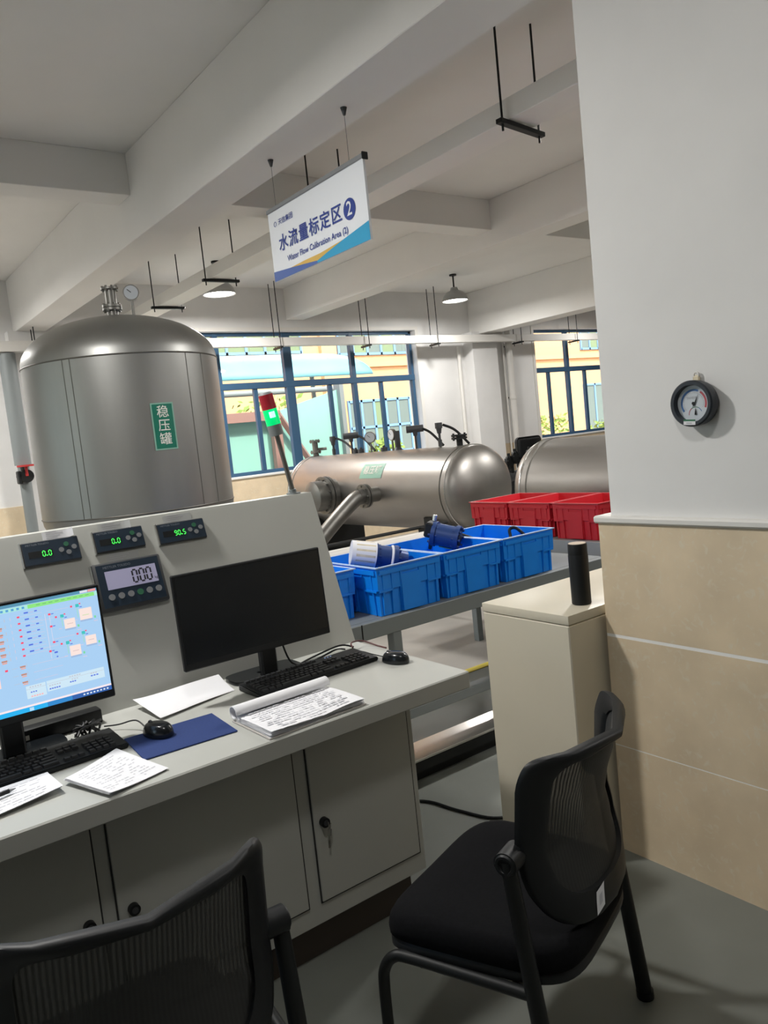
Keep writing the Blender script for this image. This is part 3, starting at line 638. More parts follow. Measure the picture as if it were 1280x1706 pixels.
# papers
def sheet(name, label, cat, A, B, C, D, lift=lambda u, v: 0, lines=0, layers=1, grp=None, seed=1):
    m_ = MB(); A, B, C, D = [V(p) for p in (A, B, C, D)]
    def f(u, v, k=0): p = (A*(1-u)+B*u)*(1-v)+(D*(1-u)+C*u)*v; return p+V((0, 0, lift(u, v)+k*.0012))
    for k in range(layers): m_.grid(lambda u, v: f(u, v, k)+V((k*.001, -k*.0008, 0)), 14, 14, WHITE)
    rnd = random.Random(seed)
    for i in range(lines):
        v = .08+.84*i/max(1, lines); u = .08+.1*rnd.random()
        while u < .9:
            l = rnd.uniform(.02, .09)
            if rnd.random() < .72 and u+l < .95:
                k = layers-1+.4; m_.poly([f(u, v, k), f(u+l, v, k), f(u+l, v+.022, k), f(u, v+.022, k)], INK)
            u += l+.015
    o = simple(name, m_, label, cat, grp, recalc=False, smooth=False); return o
z = DZ+.001
sheet('paper_sheet', 'blank curled white sheet lying left of the dark monitor stand', 'paper', (.752, 2.262, z), (1.03, 2.335, z), (1.035, 2.462, z+.022), (.735, 2.45, z+.012), lambda u, v: .018*(1-u)**4*(.5+v*.5)+.016*max(0, v-.6)*(u)+.006*math.sin(u*PI))
sheet('paper_stack', 'small stack of handwritten sheets at desk front edge, nearest left keyboard right end', 'paper', (.469, 1.848, z), (.628, 1.893, z), (.574, 2.135, z), (.411, 2.02, z), lambda u, v: .008*(1-u)**3+.004*v*v, 13, 5, seed=4)
sheet('paper_stack', 'sheets under the blue pen at the left edge of the picture', 'paper', (.12, 1.93, z), (.396, 1.975, z), (.392, 2.115, z+.004), (.10, 2.10, z+.004), lambda u, v: .010*u*u*(1-v)+.004, 8, 4, seed=9)
nb = thing('notebook', 'open paper notebook with pages rolled over, on the desk front edge', 'notebook', (1.06, 1.98, DZ))
NM = Mx.Translation((1.06, 1.968, DZ+.001)) @ Mx.Rotation(R(1.5), 4, 'Z')
m_ = MB(); m_.box(-.165, .16, -.112, .105, 0, .003, mat('notebook_cover', (.5, .47, .44), .7), M=NM); m_.build('cover', nb)
m_ = MB()
for k in range(9): m_.grid(lambda u, v: NM @ V((-.16+.315*u+k*.0004, -.108+.20*v-k*.0003, .0035+k*.0016+.004*math.sin(u*7+k)*(1-v)**3+.003*math.sin(v*PI))), 14, 6, WHITE)
rnd = random.Random(5)
for i in range(11):
    u = .06+.03*rnd.random(); v = .06+.078*i
    while u < .9:
        l = rnd.uniform(.02, .07)
        if rnd.random() < .75: m_.poly([NM @ V((-.16+.315*a, -.108+.20*b, .0205+.003*math.sin(b*PI))) for a, b in ((u, v), (u+l, v), (u+l, v+.03), (u, v+.03))], INK)
        u += l+.012
m_.build('pages', nb, recalc=False, smooth=False)
m_ = MB()
def roll(u, v):
    a = v*PI*1.55; r = .019-.0012*v*3
    return NM @ V((-.165+.325*u, .103+r*math.sin(a)*1.1-.012, .024-.0+r*(1-math.cos(a))-.012))
m_.grid(roll, 10, 16, WHITE); o = m_.build('rolled_pages', nb, recalc=False); md = o.modifiers.new('thickness', 'SOLIDIFY'); md.thickness = .003
pn = thing('ballpoint_pen', 'blue ballpoint pen lying on sheets at the left edge', 'pen', (.25, 2.035, DZ+.02))
a, b = V((.165, 2.012, .794)), V((.312, 2.046, .792)); d = (b-a).normalized()
m_ = MB(); m_.cyl(a, a+d*.102, .0045, mat('pen_blue', (.03, .22, .36), .3), 14); m_.build('barrel', pn)
m_ = MB(); m_.cyl(a+d*.102, a+d*.130, .0052, BLACK, 14); m_.build('grip', pn)
m_ = MB(); m_.cyl(a+d*.130, a+d*.146, .0045, BTN, 14, .0012); m_.build('tip', pn)
# ================================================================ TANKS
def flange(mb, p, ax, r, t, m, n=8, bolt=.008):
    p = V(p); ax = V(ax).normalized(); mb.cyl(p, p+ax*t, r, m, 28)
    u = ax.orthogonal().normalized(); v = ax.cross(u)
    for i in range(n):
        a = 2*PI*i/n; q = p+(u*math.cos(a)+v*math.sin(a))*r*.82; mb.cyl(q-ax*t*.6, q+ax*t*1.6, bolt, m, 6)
TX, TY, TR, Z0, Z1 = 1.826, 5.295, .627, 1.22, 2.185
tk = thing('upright_tank', 'large upright stainless steel tank with domed top behind the console', 'tank', (TX, TY, 0))
T0 = Mx.Translation((TX, TY, 0))
m_ = MB(); m_.lathe([(TR, Z0), (TR, Z1)], STEEL, T0, 72, False, False); m_.build('shell', tk)
m_ = MB(); m_.lathe([(TR*math.cos(a), Z1+.004+.315*math.sin(a)**.95) for a in [PI/2*i/14 for i in range(14)]]+[(.01, Z1+.319)], STEEL, T0, 72, False, True); m_.build('top_dome', tk, ang=60)
m_ = MB(); m_.lathe([(.01, Z0-.30)]+[(TR*math.sin(a), Z0-.30*math.cos(a)) for a in [PI/2*i/12 for i in range(1, 13)]], STEEL, T0, 72, True, False); m_.build('bottom_dome', tk, ang=60)
for zz in (Z0, Z1+.002): m_ = MB(); m_.torus(Mx.Translation((TX, TY, zz)), TR, .005, SEAM, 72, 6); m_.build('weld_seam', tk)
for a in (R(-71), R(-58), R(-137), R(-141.5), R(30)):
    m_ = MB(); m_.cyl((TX+TR*math.cos(a), TY+TR*math.sin(a), Z0), (TX+TR*math.cos(a), TY+TR*math.sin(a), Z1), .0025, SEAM, 6); m_.build('weld_seam', tk)
for a in (45, 135, 225, 315):
    m_ = MB(); m_.box(-.05, .05, -.05, .05, 0, 1.25, GREYM, .004, T0 @ Mx.Rotation(R(a), 4, 'Z') @ Mx.Translation((.56, 0, 0))); m_.build('leg', tk)
# green sign bent onto the shell, facing the camera side
A0 = math.atan2(-TY, -TX)+R(18.5); 
def onshell(u, v, off=.002): a = A0+u/TR; return V((TX+(TR+off)*math.cos(a), TY+(TR+off)*math.sin(a), v))
def shelltext(mb, ch, size, u0, v0, m):
    vs, fs = text_geo(ch, .006); mb.raw([onshell(u0+v.x*size, v0+v.y*size, .0050) for v in vs], fs, m)
m_ = MB(); m_.grid(lambda u, v: onshell(-.072+.144*u, 1.592+.288*v, .003), 8, 1, GREENL); m_.grid(lambda u, v: onshell(-.063+.126*u, 1.601+.27*v, .004), 8, 1, GREENS)
for i, ch in enumerate('稳压罐'): shelltext(m_, ch, .078, 0, 1.82-.083*i, OFFW)
m_.build('name_plate', tk, recalc=False, smooth=False)
vx, vy = TX-.03, TY-.05
m_ = MB(); m_.cyl((vx, vy, 2.49), (vx, vy, 2.68), .034, STEELD, 18); flange(m_, (vx, vy, 2.54), (0, 0, 1), .062, .016, STEELD); flange(m_, (vx, vy, 2.56), (0, 0, 1), .062, .016, STEELD); flange(m_, (vx, vy, 2.675), (0, 0, 1), .058, .014, STEELD); m_.build('vent_flange', tk)
gx, gy = TX+.085, TY-.12
cdir = V((-gx, -gy, 0)).normalized()
def gauge(parent, p, zb, zc, r, fd, name='pressure_gauge'):
    p = V(p); m_ = MB(); m_.cyl((p.x, p.y, zb), (p.x, p.y, zc-r*.9), .010, STEELD, 12); c = V((p.x, p.y, zc)); m_.cyl(c-fd*.022, c+fd*.012, r, STEELD, 28)
    g = m_.build(name, parent); m_ = MB(); m_.cyl(c+fd*.012, c+fd*.014, r*.86, DIALW, 28); q = fd.cross(V((0, 0, 1))); m_.cyl(c+fd*.015, c+fd*.015+q*r*.45+V((0, 0, r*.4)), .0025, BLACK, 6); m_.build('dial', g)
gauge(tk, (gx, gy), 2.48, 2.645, .052, cdir)

HX, HZ, HR = 5.0, .96, .405
def htank(label, y0, y1):
    t = thing('horizontal_tank', label, 'tank', (HX, (y0+y1)/2, 0))
    M = Mx.Translation((HX, y0, HZ)) @ Mx.Rotation(-PI/2, 4, 'X')
    m_ = MB(); m_.lathe([(HR, 0), (HR, y1-y0)], STEELH, M, 72, False, False); m_.build('shell', t)
    for s_, yy in ((-1, 0), (1, y1-y0)):
        m_ = MB(); m_.lathe([(HR*math.cos(a), yy+s_*.205*math.sin(a)) for a in [PI/2*i/12 for i in range(12)]]+[(.008, yy+s_*.205)], STEELH, M, 72, False, True); m_.build('dished_end', t, ang=60)
    for yy in (.0, .07, y1-y0-.07, y1-y0):
        m_ = MB(); m_.torus(M @ Mx.Translation((0, 0, yy)), HR, .006, SEAM if yy in (.07, y1-y0-.07) else CHROME, 72, 6); m_.build('weld_seam', t)
    for yy in (y0+.35, y1-.35):
        m_ = MB(); m_.box(HX-.34, HX+.34, yy-.06, yy+.06, 0, .72, BLKM); m_.box(HX-.40, HX+.40, yy-.09, yy+.09, 0, .03, BLKM); m_.build('saddle', t)
    return t
h1 = htank('long horizontal stainless steel tank under the left window, with gauges on top', 5.34, 8.15)
h2 = htank('horizontal stainless steel tank behind the red crates, cut off by the pillar', 1.6, 4.42)
# side nozzles towards the viewer
m_ = MB(); c = V((HX-.36, 7.2, .955)); m_.cyl(c, c+V((-.30, 0, 0)), .165, STEELD, 32); flange(m_, c+V((-.10, 0, 0)), (-1, 0, 0), .205, .03, STEELD, 12, .012); flange(m_, c+V((-.14, 0, 0)), (-1, 0, 0), .205, .03, STEELD, 12, .012)
m_.cyl(c+V((-.30, 0, 0)), c+V((-.34, 0, 0)), .165, STEELD, 32, .10); m_.build('large_nozzle', h1)
m_ = MB(); c = V((HX-.38, 6.38, .955)); m_.cyl(c, c+V((-.26, 0, 0)), .075, STEELD, 24); flange(m_, c+V((-.15, 0, 0)), (-1, 0, 0), .12, .022, STEELD, 8, .010); flange(m_, c+V((-.18, 0, 0)), (-1, 0, 0), .12, .022, STEELD, 8, .010)
m_.tube([c+V((-.20, 0, 0)), c+V((-.27, 0, -.01)), c+V((-.36, 0, -.06)), c+V((-.62, 0, -.25)), c+V((-.84, 0, -.44)), c+V((-.92, 0, -.6)), c+V((-.93, 0, -.93))], .075, STEELD, 20); m_.build('elbow_pipe', h1)
m_ = MB()
def hshell(a, y, off=.003): return V((HX-(HR+off)*math.cos(a), y, HZ+(HR+off)*math.sin(a)))
SM2 = []
m_.grid(lambda u, v: hshell(R(22)+v*R(24), 6.70-.38*u), 2, 4, GREENL)
for i, ch in enumerate('稳压罐'):
    vs, fs = text_geo(ch, .012); m_.raw([hshell(R(34)+v.y*.10/HR, 6.61-.10*i-v.x*.095, .006) for v in vs], fs, OFFW)
m_.build('name_plate', h1, recalc=False, smooth=False)
ztop = HZ+HR
m_ = MB(); m_.cyl((HX, 8.25-.15, ztop-.03), (HX, 8.1, ztop+.19), .035, STEELD, 16); flange(m_, (HX, 8.1, ztop+.04), (0, 0, 1), .065, .02, STEELD); flange(m_, (HX, 8.1, ztop+.17), (0, 0, 1), .065, .02, STEELD); m_.cyl((HX, 8.1, ztop+.08), (HX+.11, 8.02, ztop+.08), .018, STEELD, 10); m_.build('vent_valve', h1)
cd = V((-.75, -.66, 0)).normalized()
gauge(h1, (HX, 6.95), ztop-.02, ztop+.16, .062, cd); gauge(h1, (HX, 6.56), ztop-.02, ztop+.165, .062, V((-1, 0.1, 0)).normalized())
m_ = MB(); m_.cyl((HX+.02, 6.50, ztop-.03), (HX+.02, 6.50, ztop+.20), .030, DGREY, 14); m_.cyl((HX+.02, 6.50, ztop-.02), (HX+.02, 6.50, ztop+.03), .06, DGREY, 14, .03); m_.build('stand_pipe', h1)
def transmitter(y, h, double=True):
    m_ = MB(); c = V((HX, y, ztop+h)); m_.cyl((HX, y, ztop-.02), c, .012, DGREY, 10); m_.cyl(c-V((0, 0, .07)), c, .02, DGREY, 12, .032)
    if double: m_.cyl(c+V((-.07, .05, .0)), c+V((.07, -.05, .0)), .036, DGREY, 18)
    else: m_.cyl(c+V((0, 0, -.02)), c+V((0, 0, .035)), .036, DGREY, 16); m_.cyl((HX, y, ztop+.005), (HX, y, ztop+.07), .02, DGREY, 10)
    m_.tube([c+V((.03, -.03, .01)), c+V((.08, -.14, -.05)), c+V((.10, -.30, -h+.01))], .013, BLACK, 8); m_.build('level_transmitter', h1)
transmitter(7.70, .18, False); transmitter(7.32, .20); transmitter(6.17, .20); transmitter(5.80, .20, False)
m_ = MB(); m_.cyl((HX, 5.52, ztop-.03), (HX, 5.52, ztop+.09), .03, BLKM, 14); flange(m_, (HX, 5.52, ztop+.06), (0, 0, 1), .075, .02, BLKM, 6, .009); flange(m_, (HX, 5.52, ztop+.085), (0, 0, 1), .075, .02, BLKM, 6, .009); m_.build('top_flange', h1)
for y in (7.15, 7.25, 6.72): m_ = MB(); m_.cyl((HX, y, ztop-.01), (HX, y, ztop+.04), .035, DGREY, 12); m_.cyl((HX, y, ztop+.04), (HX, y, ztop+.06), .015, DGREY, 8); m_.build('small_fitting', h1)
# machinery seen between the two tanks
mc = thing('valve_manifold', 'dark valve manifold standing between the two horizontal tanks', 'valves', (7.6, 7.4, 0))
m_ = MB(); m_.cyl((7.55, 7.4, 0), (7.55, 7.4, 1.05), .06, BLKM, 16); m_.cyl((7.85, 7.4, 0), (7.85, 7.4, 1.0), .06, BLKM, 16); m_.cyl((7.4, 7.4, .8), (8.1, 7.4, .8), .08, DGREY, 16); m_.build('pipework', mc)
for x, z_ in ((7.5, 1.0), (7.62, 1.05), (7.8, .95), (7.9, 1.05)):
    m_ = MB(); flange(m_, (x, 7.36, z_), (.2, -1, .1), .085, .03, BLKM, 6, .012); m_.cyl((x, 7.35, z_), (x, 7.35, z_+.12), .02, BLKM, 8); m_.build('valve', mc)
oc = thing('office_chair', 'dark office chair back showing above the right horizontal tank', 'chair', (8.3, 7.7, 0))
m_ = MB(); m_.box(8.02, 8.52, 7.66, 7.74, .85, 1.30, BLACK, .06, None, 3); m_.build('backrest', oc)
m_ = MB(); m_.box(8.02, 8.52, 7.2, 7.66, .42, .5, BLACK, .03, None, 2); m_.build('seat', oc)
m_ = MB(); m_.box(8.22, 8.32, 7.70, 7.76, .45, .9, BLACK, .01); m_.cyl((8.27, 7.43, .06), (8.27, 7.43, .43), .035, BLACK, 14); m_.build('column', oc)
m_ = MB()
for i in range(5): a = 2*PI*i/5; m_.cyl((8.27, 7.43, .09), (8.27+.28*math.cos(a), 7.43+.28*math.sin(a), .05), .02, BLACK, 8); m_.cyl((8.27+.28*math.cos(a), 7.41+.28*math.sin(a), .028), (8.27+.28*math.cos(a), 7.45+.28*math.sin(a), .028), .028, BLACK, 12)
m_.build('star_base', oc)
wp = thing('white_pipe', 'long white pipe on black stands between the blue crates and the horizontal tank', 'pipe', (3.7, 5.0, 0))
m_ = MB(); m_.cyl((2.6, 5.0, .665), (4.35, 5.0, .665), .05, WPIPE, 24); m_.build('pipe', wp)
for x in (2.8, 3.25, 4.1): m_ = MB(); m_.box(x-.025, x+.025, 4.96, 5.04, 0, .62, BLKM); m_.box(x-.1, x+.1, 4.9, 5.1, 0, .02, BLKM); m_.build('stand', wp)
m_ = MB(); m_.cyl((2.6, 5.12, .735), (4.4, 5.12, .735), .014, BLKM, 10)
for x in (2.8, 4.1): m_.box(x-.012, x+.012, 5.02, 5.13, .6, .735, BLKM)
m_.build('guide_rail', wp)

# ================================================================ BENCHES
BZ = .72
be = thing('crate_bench', 'grey steel bench carrying the row of blue crates', 'bench', (2.6, 2.84, 0))
m_ = MB(); m_.box(1.15, 3.62, 2.835, 2.875, .645, BZ, GREYM, .003); m_.box(1.15, 3.62, 3.50, 3.54, .645, BZ, GREYM, .003)
for x in (1.15, 1.875, 2.5, 3.1, 3.58): m_.box(x, x+.04, 2.875, 3.50, .66, BZ-.004, GREYM)
m_.box(1.882, 1.888, 2.8335, 2.836, .645, BZ, BLKM); m_.build('frame', be)
m_ = MB(); m_.box(1.16, 3.61, 2.875, 3.5, BZ-.004, BZ, GREYM); m_.build('bench_top', be)
for x in (1.2, 2.08, 3.58):
    for y in ((2.84, 3.48) if x != 2.08 else (2.84,)): m_ = MB(); m_.box(x-.025, x+.025, y, y+.05, 0, .65, GREYM, .003); m_.build('leg', be)
m_ = MB(); m_.box(1.15, 3.62, 2.845, 2.905, .215, .262, GREYM, .003); m_.build('lower_rail', be)
tr = thing('floor_cable_trough', 'bright stainless steel covered trough on the floor beneath the bench', 'trough', (2.6, 2.73, 0))
m_ = MB(); m_.box(1.5, 3.9, 2.655, 2.80, .058, .108, BLKM); m_.box(1.5, 3.9, 2.70, 2.76, 0, .058, BLKM); m_.build('side_wall', tr)
m_ = MB(); m_.box(1.49, 3.91, 2.645, 2.812, .108, .12, mat('polished_cover', (.62, .59, .55), .22, 1., noise=.05, nscale=5), .002); m_.build('cover', tr)
rb = thing('crate_bench', 'grey steel bench carrying the red crates, beside the pillar', 'bench', (4.0, 3.5, 0))
m_ = MB(); m_.box(3.72, 3.76, 2.2, 4.2, .69, .778, mat('light_grey_steel', (.33, .34, .34), .5), .003); m_.box(4.28, 4.32, 2.2, 4.2, .69, .778, GREYM, .003); m_.box(3.76, 4.28, 2.2, 4.2, .765, .778, GREYM); m_.build('frame', rb)
for y in (2.25, 3.1, 4.1):
    for x in (3.72, 4.27): m_ = MB(); m_.box(x, x+.05, y, y+.05, 0, .69, GREYM, .003); m_.build('leg', rb)
m_ = MB(); m_.box(3.72, 4.32, 2.2, 4.2, .42, .45, GREYM); m_.build('shelf', rb)
for y, l in ((3.42, 'black storage box on the shelf under the left red crate'), (2.95, 'black storage box on the shelf under the bench by the pillar')):
    b_ = MB(); b_.box(3.80, 4.2, y-.19, y+.17, .4505, .66, BLACK, .012, None, 2); b_.box(3.79, 4.21, y-.2, y+.18, .645, .665, BLACKS, .004); simple('storage_box', b_, l, 'box', 'black boxes under the red crates')
# crates: local x width, y depth, open on top
def crate(name, label, W, D, H, m, lip, grp):
    T = thing(name, label, 'crate', (0, 0, 0), grp); w2, d2_, t = W/2, D/2, .006; tp = .010
    m_ = MB()
    def ring(off, zz): return [(-w2+off, -d2_+off, zz), (w2-off, -d2_+off, zz), (w2-off, d2_-off, zz), (-w2+off, d2_-off, zz)]
    m_.loft([ring(tp+.012, 0), ring(tp+.010, H*.52), ring(tp, H*.53), ring(.008, H-.012), ring(.008, H), ring(.008+t, H), ring(tp+.012+t, .008)], m, True, True, True)
    for L_, y_, rot in ((W, -d2_, 0), (W, -d2_, PI), (D, -w2, PI/2), (D, -w2, -PI/2)):
        M = Mx.Rotation(rot, 4, 'Z'); n = 3
        def wall(zz): return y_+.008+(tp+.012-.008)*(1-zz/H)
        for s_ in (-1, 1):
            for k in (.14, .27, .40):
                x = s_*L_*k; m_.hexa([(x-.004, wall(0)-.006, .004), (x+.004, wall(0)-.006, .004), (x+.004, wall(0)+.004, .004), (x-.004, wall(0)+.004, .004), (x-.004, wall(H)-.006, H-.02), (x+.004, wall(H)-.006, H-.02), (x+.004, wall(H)+.004, H-.02), (x-.004, wall(H)+.004, H-.02)] if not M else [M @ V(q) for q in [(x-.004, wall(0)-.006, .004), (x+.004, wall(0)-.006, .004), (x+.004, wall(0)+.004, .004), (x-.004, wall(0)+.004, .004), (x-.004, wall(H)-.006, H-.02), (x+.004, wall(H)-.006, H-.02), (x+.004, wall(H)+.004, H-.02), (x-.004, wall(H)+.004, H-.02)]], m)
        m_.box(-L_/2+.02, L_/2-.02, y_+.000, y_+.012, H-.034, H-.014, m, M=M)
        m_.box(-L_*.14, L_*.14, y_+.004, y_+.02, .006, H-.05, m, M=M)
        for s_ in (-1, 1): m_.box(min(s_*L_*.27, s_*L_*.46), max(s_*L_*.27, s_*L_*.46), y_+.006, y_+.018, H*.49, H*.53, m, M=M)
    m_.build('body', T, smooth=False)
    m_ = MB(); 
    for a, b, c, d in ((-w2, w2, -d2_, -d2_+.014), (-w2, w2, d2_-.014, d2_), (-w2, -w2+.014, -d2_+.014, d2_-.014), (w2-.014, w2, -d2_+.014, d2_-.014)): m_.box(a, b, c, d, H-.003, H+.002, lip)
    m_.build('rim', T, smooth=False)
    return T
W, D, H = .397, .55, .228
c0 = crate('blue_crate', 'blue plastic crate second from left, holding the meter wrapped in white film', W, D, H, BLUEP, BLUEL, 'blue crates on the grey bench')
c0.location = (2.205, 2.855+D/2, BZ+.001)
dup(c0, (2.610, 2.855+D/2, BZ+.001), 0, 'blue plastic crate third from left, holding the bare blue flow meter')
dup(c0, (3.015, 2.855+D/2, BZ+.001), 0, 'rightmost blue plastic crate, holding a black cable and rod')
dup(c0, (1.775, 2.965+D/2, BZ+.001), 0, 'leftmost blue plastic crate, half hidden behind the console panel')
W, D, H = .37, .52, .225
r0 = crate('red_crate', 'leftmost red plastic crate, farthest from the pillar', W, D, H, REDP, REDL, 'red crates on the grey bench')
r0.location = (3.75+D/2, 3.92, .779); r0.rotation_euler = (0, 0, -PI/2)
dup(r0, (3.75+D/2, 3.545, .779), -PI/2, 'middle red plastic crate of the three on the bench')
dup(r0, (3.75+D/2, 3.165, .779), -PI/2, 'red plastic crate nearest the pillar, partly hidden by it')
# flow meters in the crates
def flow_meter(label, p, d, r, L, film):
    d = V(d).normalized(); p = V(p); T = thing('flow_meter', label, 'flow meter', p)
    m_ = MB(); m_.cyl(p-d*L*.5, p+d*L*.5, r*.88, METB, 28); m_.build('body', T)
    for s_ in (-1, 1):
        m_ = MB(); flange(m_, p+d*(s_*L*.42-.01), d, r, .022, METB, 8, .007); m_.build('flange', T)
    u = d.cross(V((0, 0, 1))).normalized(); up = u.cross(d)
    m_ = MB(); m_.box(-.035, .035, -.018, .018, r*.87, r*.87+.004, BRASS, M=frame(p+d*.01, d, u if u.cross(d).z < 0 else u)); m_.build('rating_plate', T)
    if film:
        m_ = MB(); m_.cyl(p-d*(L*.5+.11), p-d*L*.40, r*1.02, WHITE, 24, r*1.08); m_.cyl(p-d*(L*.5+.09), p-d*L*.46, r*1.04, YELW, 14, r*1.085); m_.build('plastic_film', T)
        m_ = MB(); c = p+d*L*.30; m_.torus(frame(c, u, up), r*.86, .009, WHITE, 24, 6); m_.build('cable_tie', T)
        m_ = MB(); m_.cyl(p+d*L*.5, p+d*(L*.5+.055), r*.72, METB, 20, r*.6); m_.build('end_piece', T)
    else:
        m_ = MB(); m_.cyl(p+d*L*.5-d*.002, p+d*L*.5+d*.004, r*.6, BLACK, 24); m_.build('bore', T)
        m_ = MB(); m_.box(-.05, .05, -.04, .04, -.015, .03, BLACK, .008, frame(p-d*L*.55+up*.02, u, up)); m_.cyl(p-d*L*.5+up*.07, p-d*L*.5+up*.10, .012, CHROME, 10); m_.cyl(p-d*L*.45-up*.06, p-d*L*.52-up*.06, .03, BLACK, 14); m_.build('terminal_box', T)
flow_meter('blue flow meter with white film over one end, lying in a blue crate', (2.255, 3.12, .945), (.80, -.42, -.22), .062, .12, True)
flow_meter('blue flow meter with dark open end, propped up in a blue crate', (2.70, 3.16, .975), (.55, -.75, -.25), .068, .15, False)
m_ = MB(); m_.cyl((2.91, 3.32, .955), (3.04, 3.14, .86), .009, BLACK, 12)
simple('black_rod', m_, 'thin black rod leaning inside the rightmost blue crate', 'rod')
m_ = MB(); m_.tube([(3.05, 3.06, .87), (3.10, 3.08, .905), (3.12, 3.10, .945), (3.15, 3.08, .95), (3.17, 3.03, .90), (3.16, 2.97, .84), (3.12, 2.94, .735)], .009, BLACK, 8)
simple('black_cable', m_, 'short looped black cable in the rightmost blue crate', 'cable')

# ================================================================ CABINET, FLASK, WALL GAUGE, FLOOR CABLE
CT = .883
cb = thing('cream_cabinet', 'cream painted metal cabinet standing against the pillar, with a black flask on top', 'cabinet', (2.35, 1.93, 0))
m_ = MB(); m_.box(1.972, 2.75, 1.726, 2.138, 0, CT-.035, CREAM, .004); m_.build('body', cb)
m_ = MB(); m_.box(1.971, 2.751, 1.725, 2.139, CT-.033, CT, CREAM, .003, None, 2); m_.build('top', cb)
fl = thing('vacuum_flask', 'tall matt black flask with pale lid standing on the cream cabinet', 'flask', (2.135, 1.80, CT))
m_ = MB(); m_.lathe([(.031, CT+.0005), (.034, CT+.004), (.0345, CT+.175), (.034, CT+.177)], BLACK, Mx.Translation((2.135, 1.80, 0)), 36); m_.build('body', fl)
m_ = MB(); m_.lathe([(.0335, CT+.177), (.0335, CT+.212), (.032, CT+.216)], BLACK, Mx.Translation((2.135, 1.80, 0)), 36); m_.build('lid', fl)
m_ = MB(); m_.lathe([(.031, CT+.2161), (.030, CT+.2175)], mat('pale_wood_disc', (.55, .44, .33), .6), Mx.Translation((2.135, 1.80, 0)), 36); m_.build('lid_disc', fl)
gc = V((PX+.0198, 1.318, 1.543)); GT = thing('thermo_hygrometer', 'round black rimmed thermometer and hygrometer hung on the white pillar', 'gauge', gc)
GM = frame(gc, (0, -1, 0), (0, 0, 1))            # z points to the room (-X)
m_ = MB(); m_.lathe([(.060, 0), (.066, .010), (.068, .030), (.068, .046), (.064, .050), (.055, .050), (.053, .036), (.053, .030), (.0, .030)], mat('dark_blue_black', (.018, .022, .030), .4), GM, 48, True, False); m_.build('case', GT)
m_ = MB(); m_.disc(GM, .0535, DIALW, 40, .0315); m_.arc(GM, .036, .042, R(65), R(215), DIALBL, 20, .032); m_.arc(GM, .036, .042, R(-22), R(55), DIALR, 14, .032)
G2 = GM @ Mx.Translation((.004, -.032, 0)); m_.arc(G2, .020, .022, R(125), R(185), DIALR, 10, .032); m_.arc(G2, .020, .022, R(20), R(60), DIALBL, 10, .032); m_.arc(G2, .020, .022, R(60), R(125), BTNG, 10, .032)
m_.text('TH101B', .010, GM @ Mx.Translation((-.006, .016, .0)), BTN, 0, 1, .032)
for i in range(31): a = R(215-237*i/30); m_.box(.030, .034 if i % 5 else .032, -.0004, .0004, .0318, .0321, BTN, M=GM @ Mx.Rotation(a, 4, 'Z'))
m_.build('dial', GT, recalc=False, smooth=False)
m_ = MB(); m_.poly([(-.004, -.010, .034), (.0045, -.006, .034), (.018, .028, .034)], BLACK, GM); m_.disc(GM, .005, BLACK, 14, .0345); m_.poly([(.0015, -.034, .034), (.0085, -.034, .034), (.006, -.010, .034)], BLACK, GM); m_.build('needle', GT, recalc=False)
m_ = MB(); m_.box(-.011, .011, .062, .082, .006, .012, mat('clear_hook', (.75, .66, .48), .2), .004, GM); m_.torus(GM @ Mx.Translation((0, .082, .009)), .008, .003, CAPM, 18, 6); m_.build('hook', GT)
m_ = MB(); m_.box(-.021, .017, -.062, -.048, .0505, .0512, WHITE, M=GM @ Mx.Rotation(R(-4), 4, 'Z')); m_.box(-.021, .017, -.051, -.046, .0512, .0518, BTNG, M=GM @ Mx.Rotation(R(-4), 4, 'Z')); m_.box(-.012, .006, -.0595, -.0545, .0512, .0516, INK, M=GM @ Mx.Rotation(R(-4), 4, 'Z')); m_.build('calibration_sticker', GT)
m_ = MB(); m_.tube([(1.46, 2.75, .006), (1.75, 2.62, .006), (1.89, 2.52, .006), (1.93, 2.36, .006), (1.985, 2.20, .006), (2.10, 2.17, .006), (2.4, 2.25, .006)], .006, BLACK, 8)
simple('floor_cable', m_, 'thin black cable on the floor between the console and cream cabinet', 'cable')

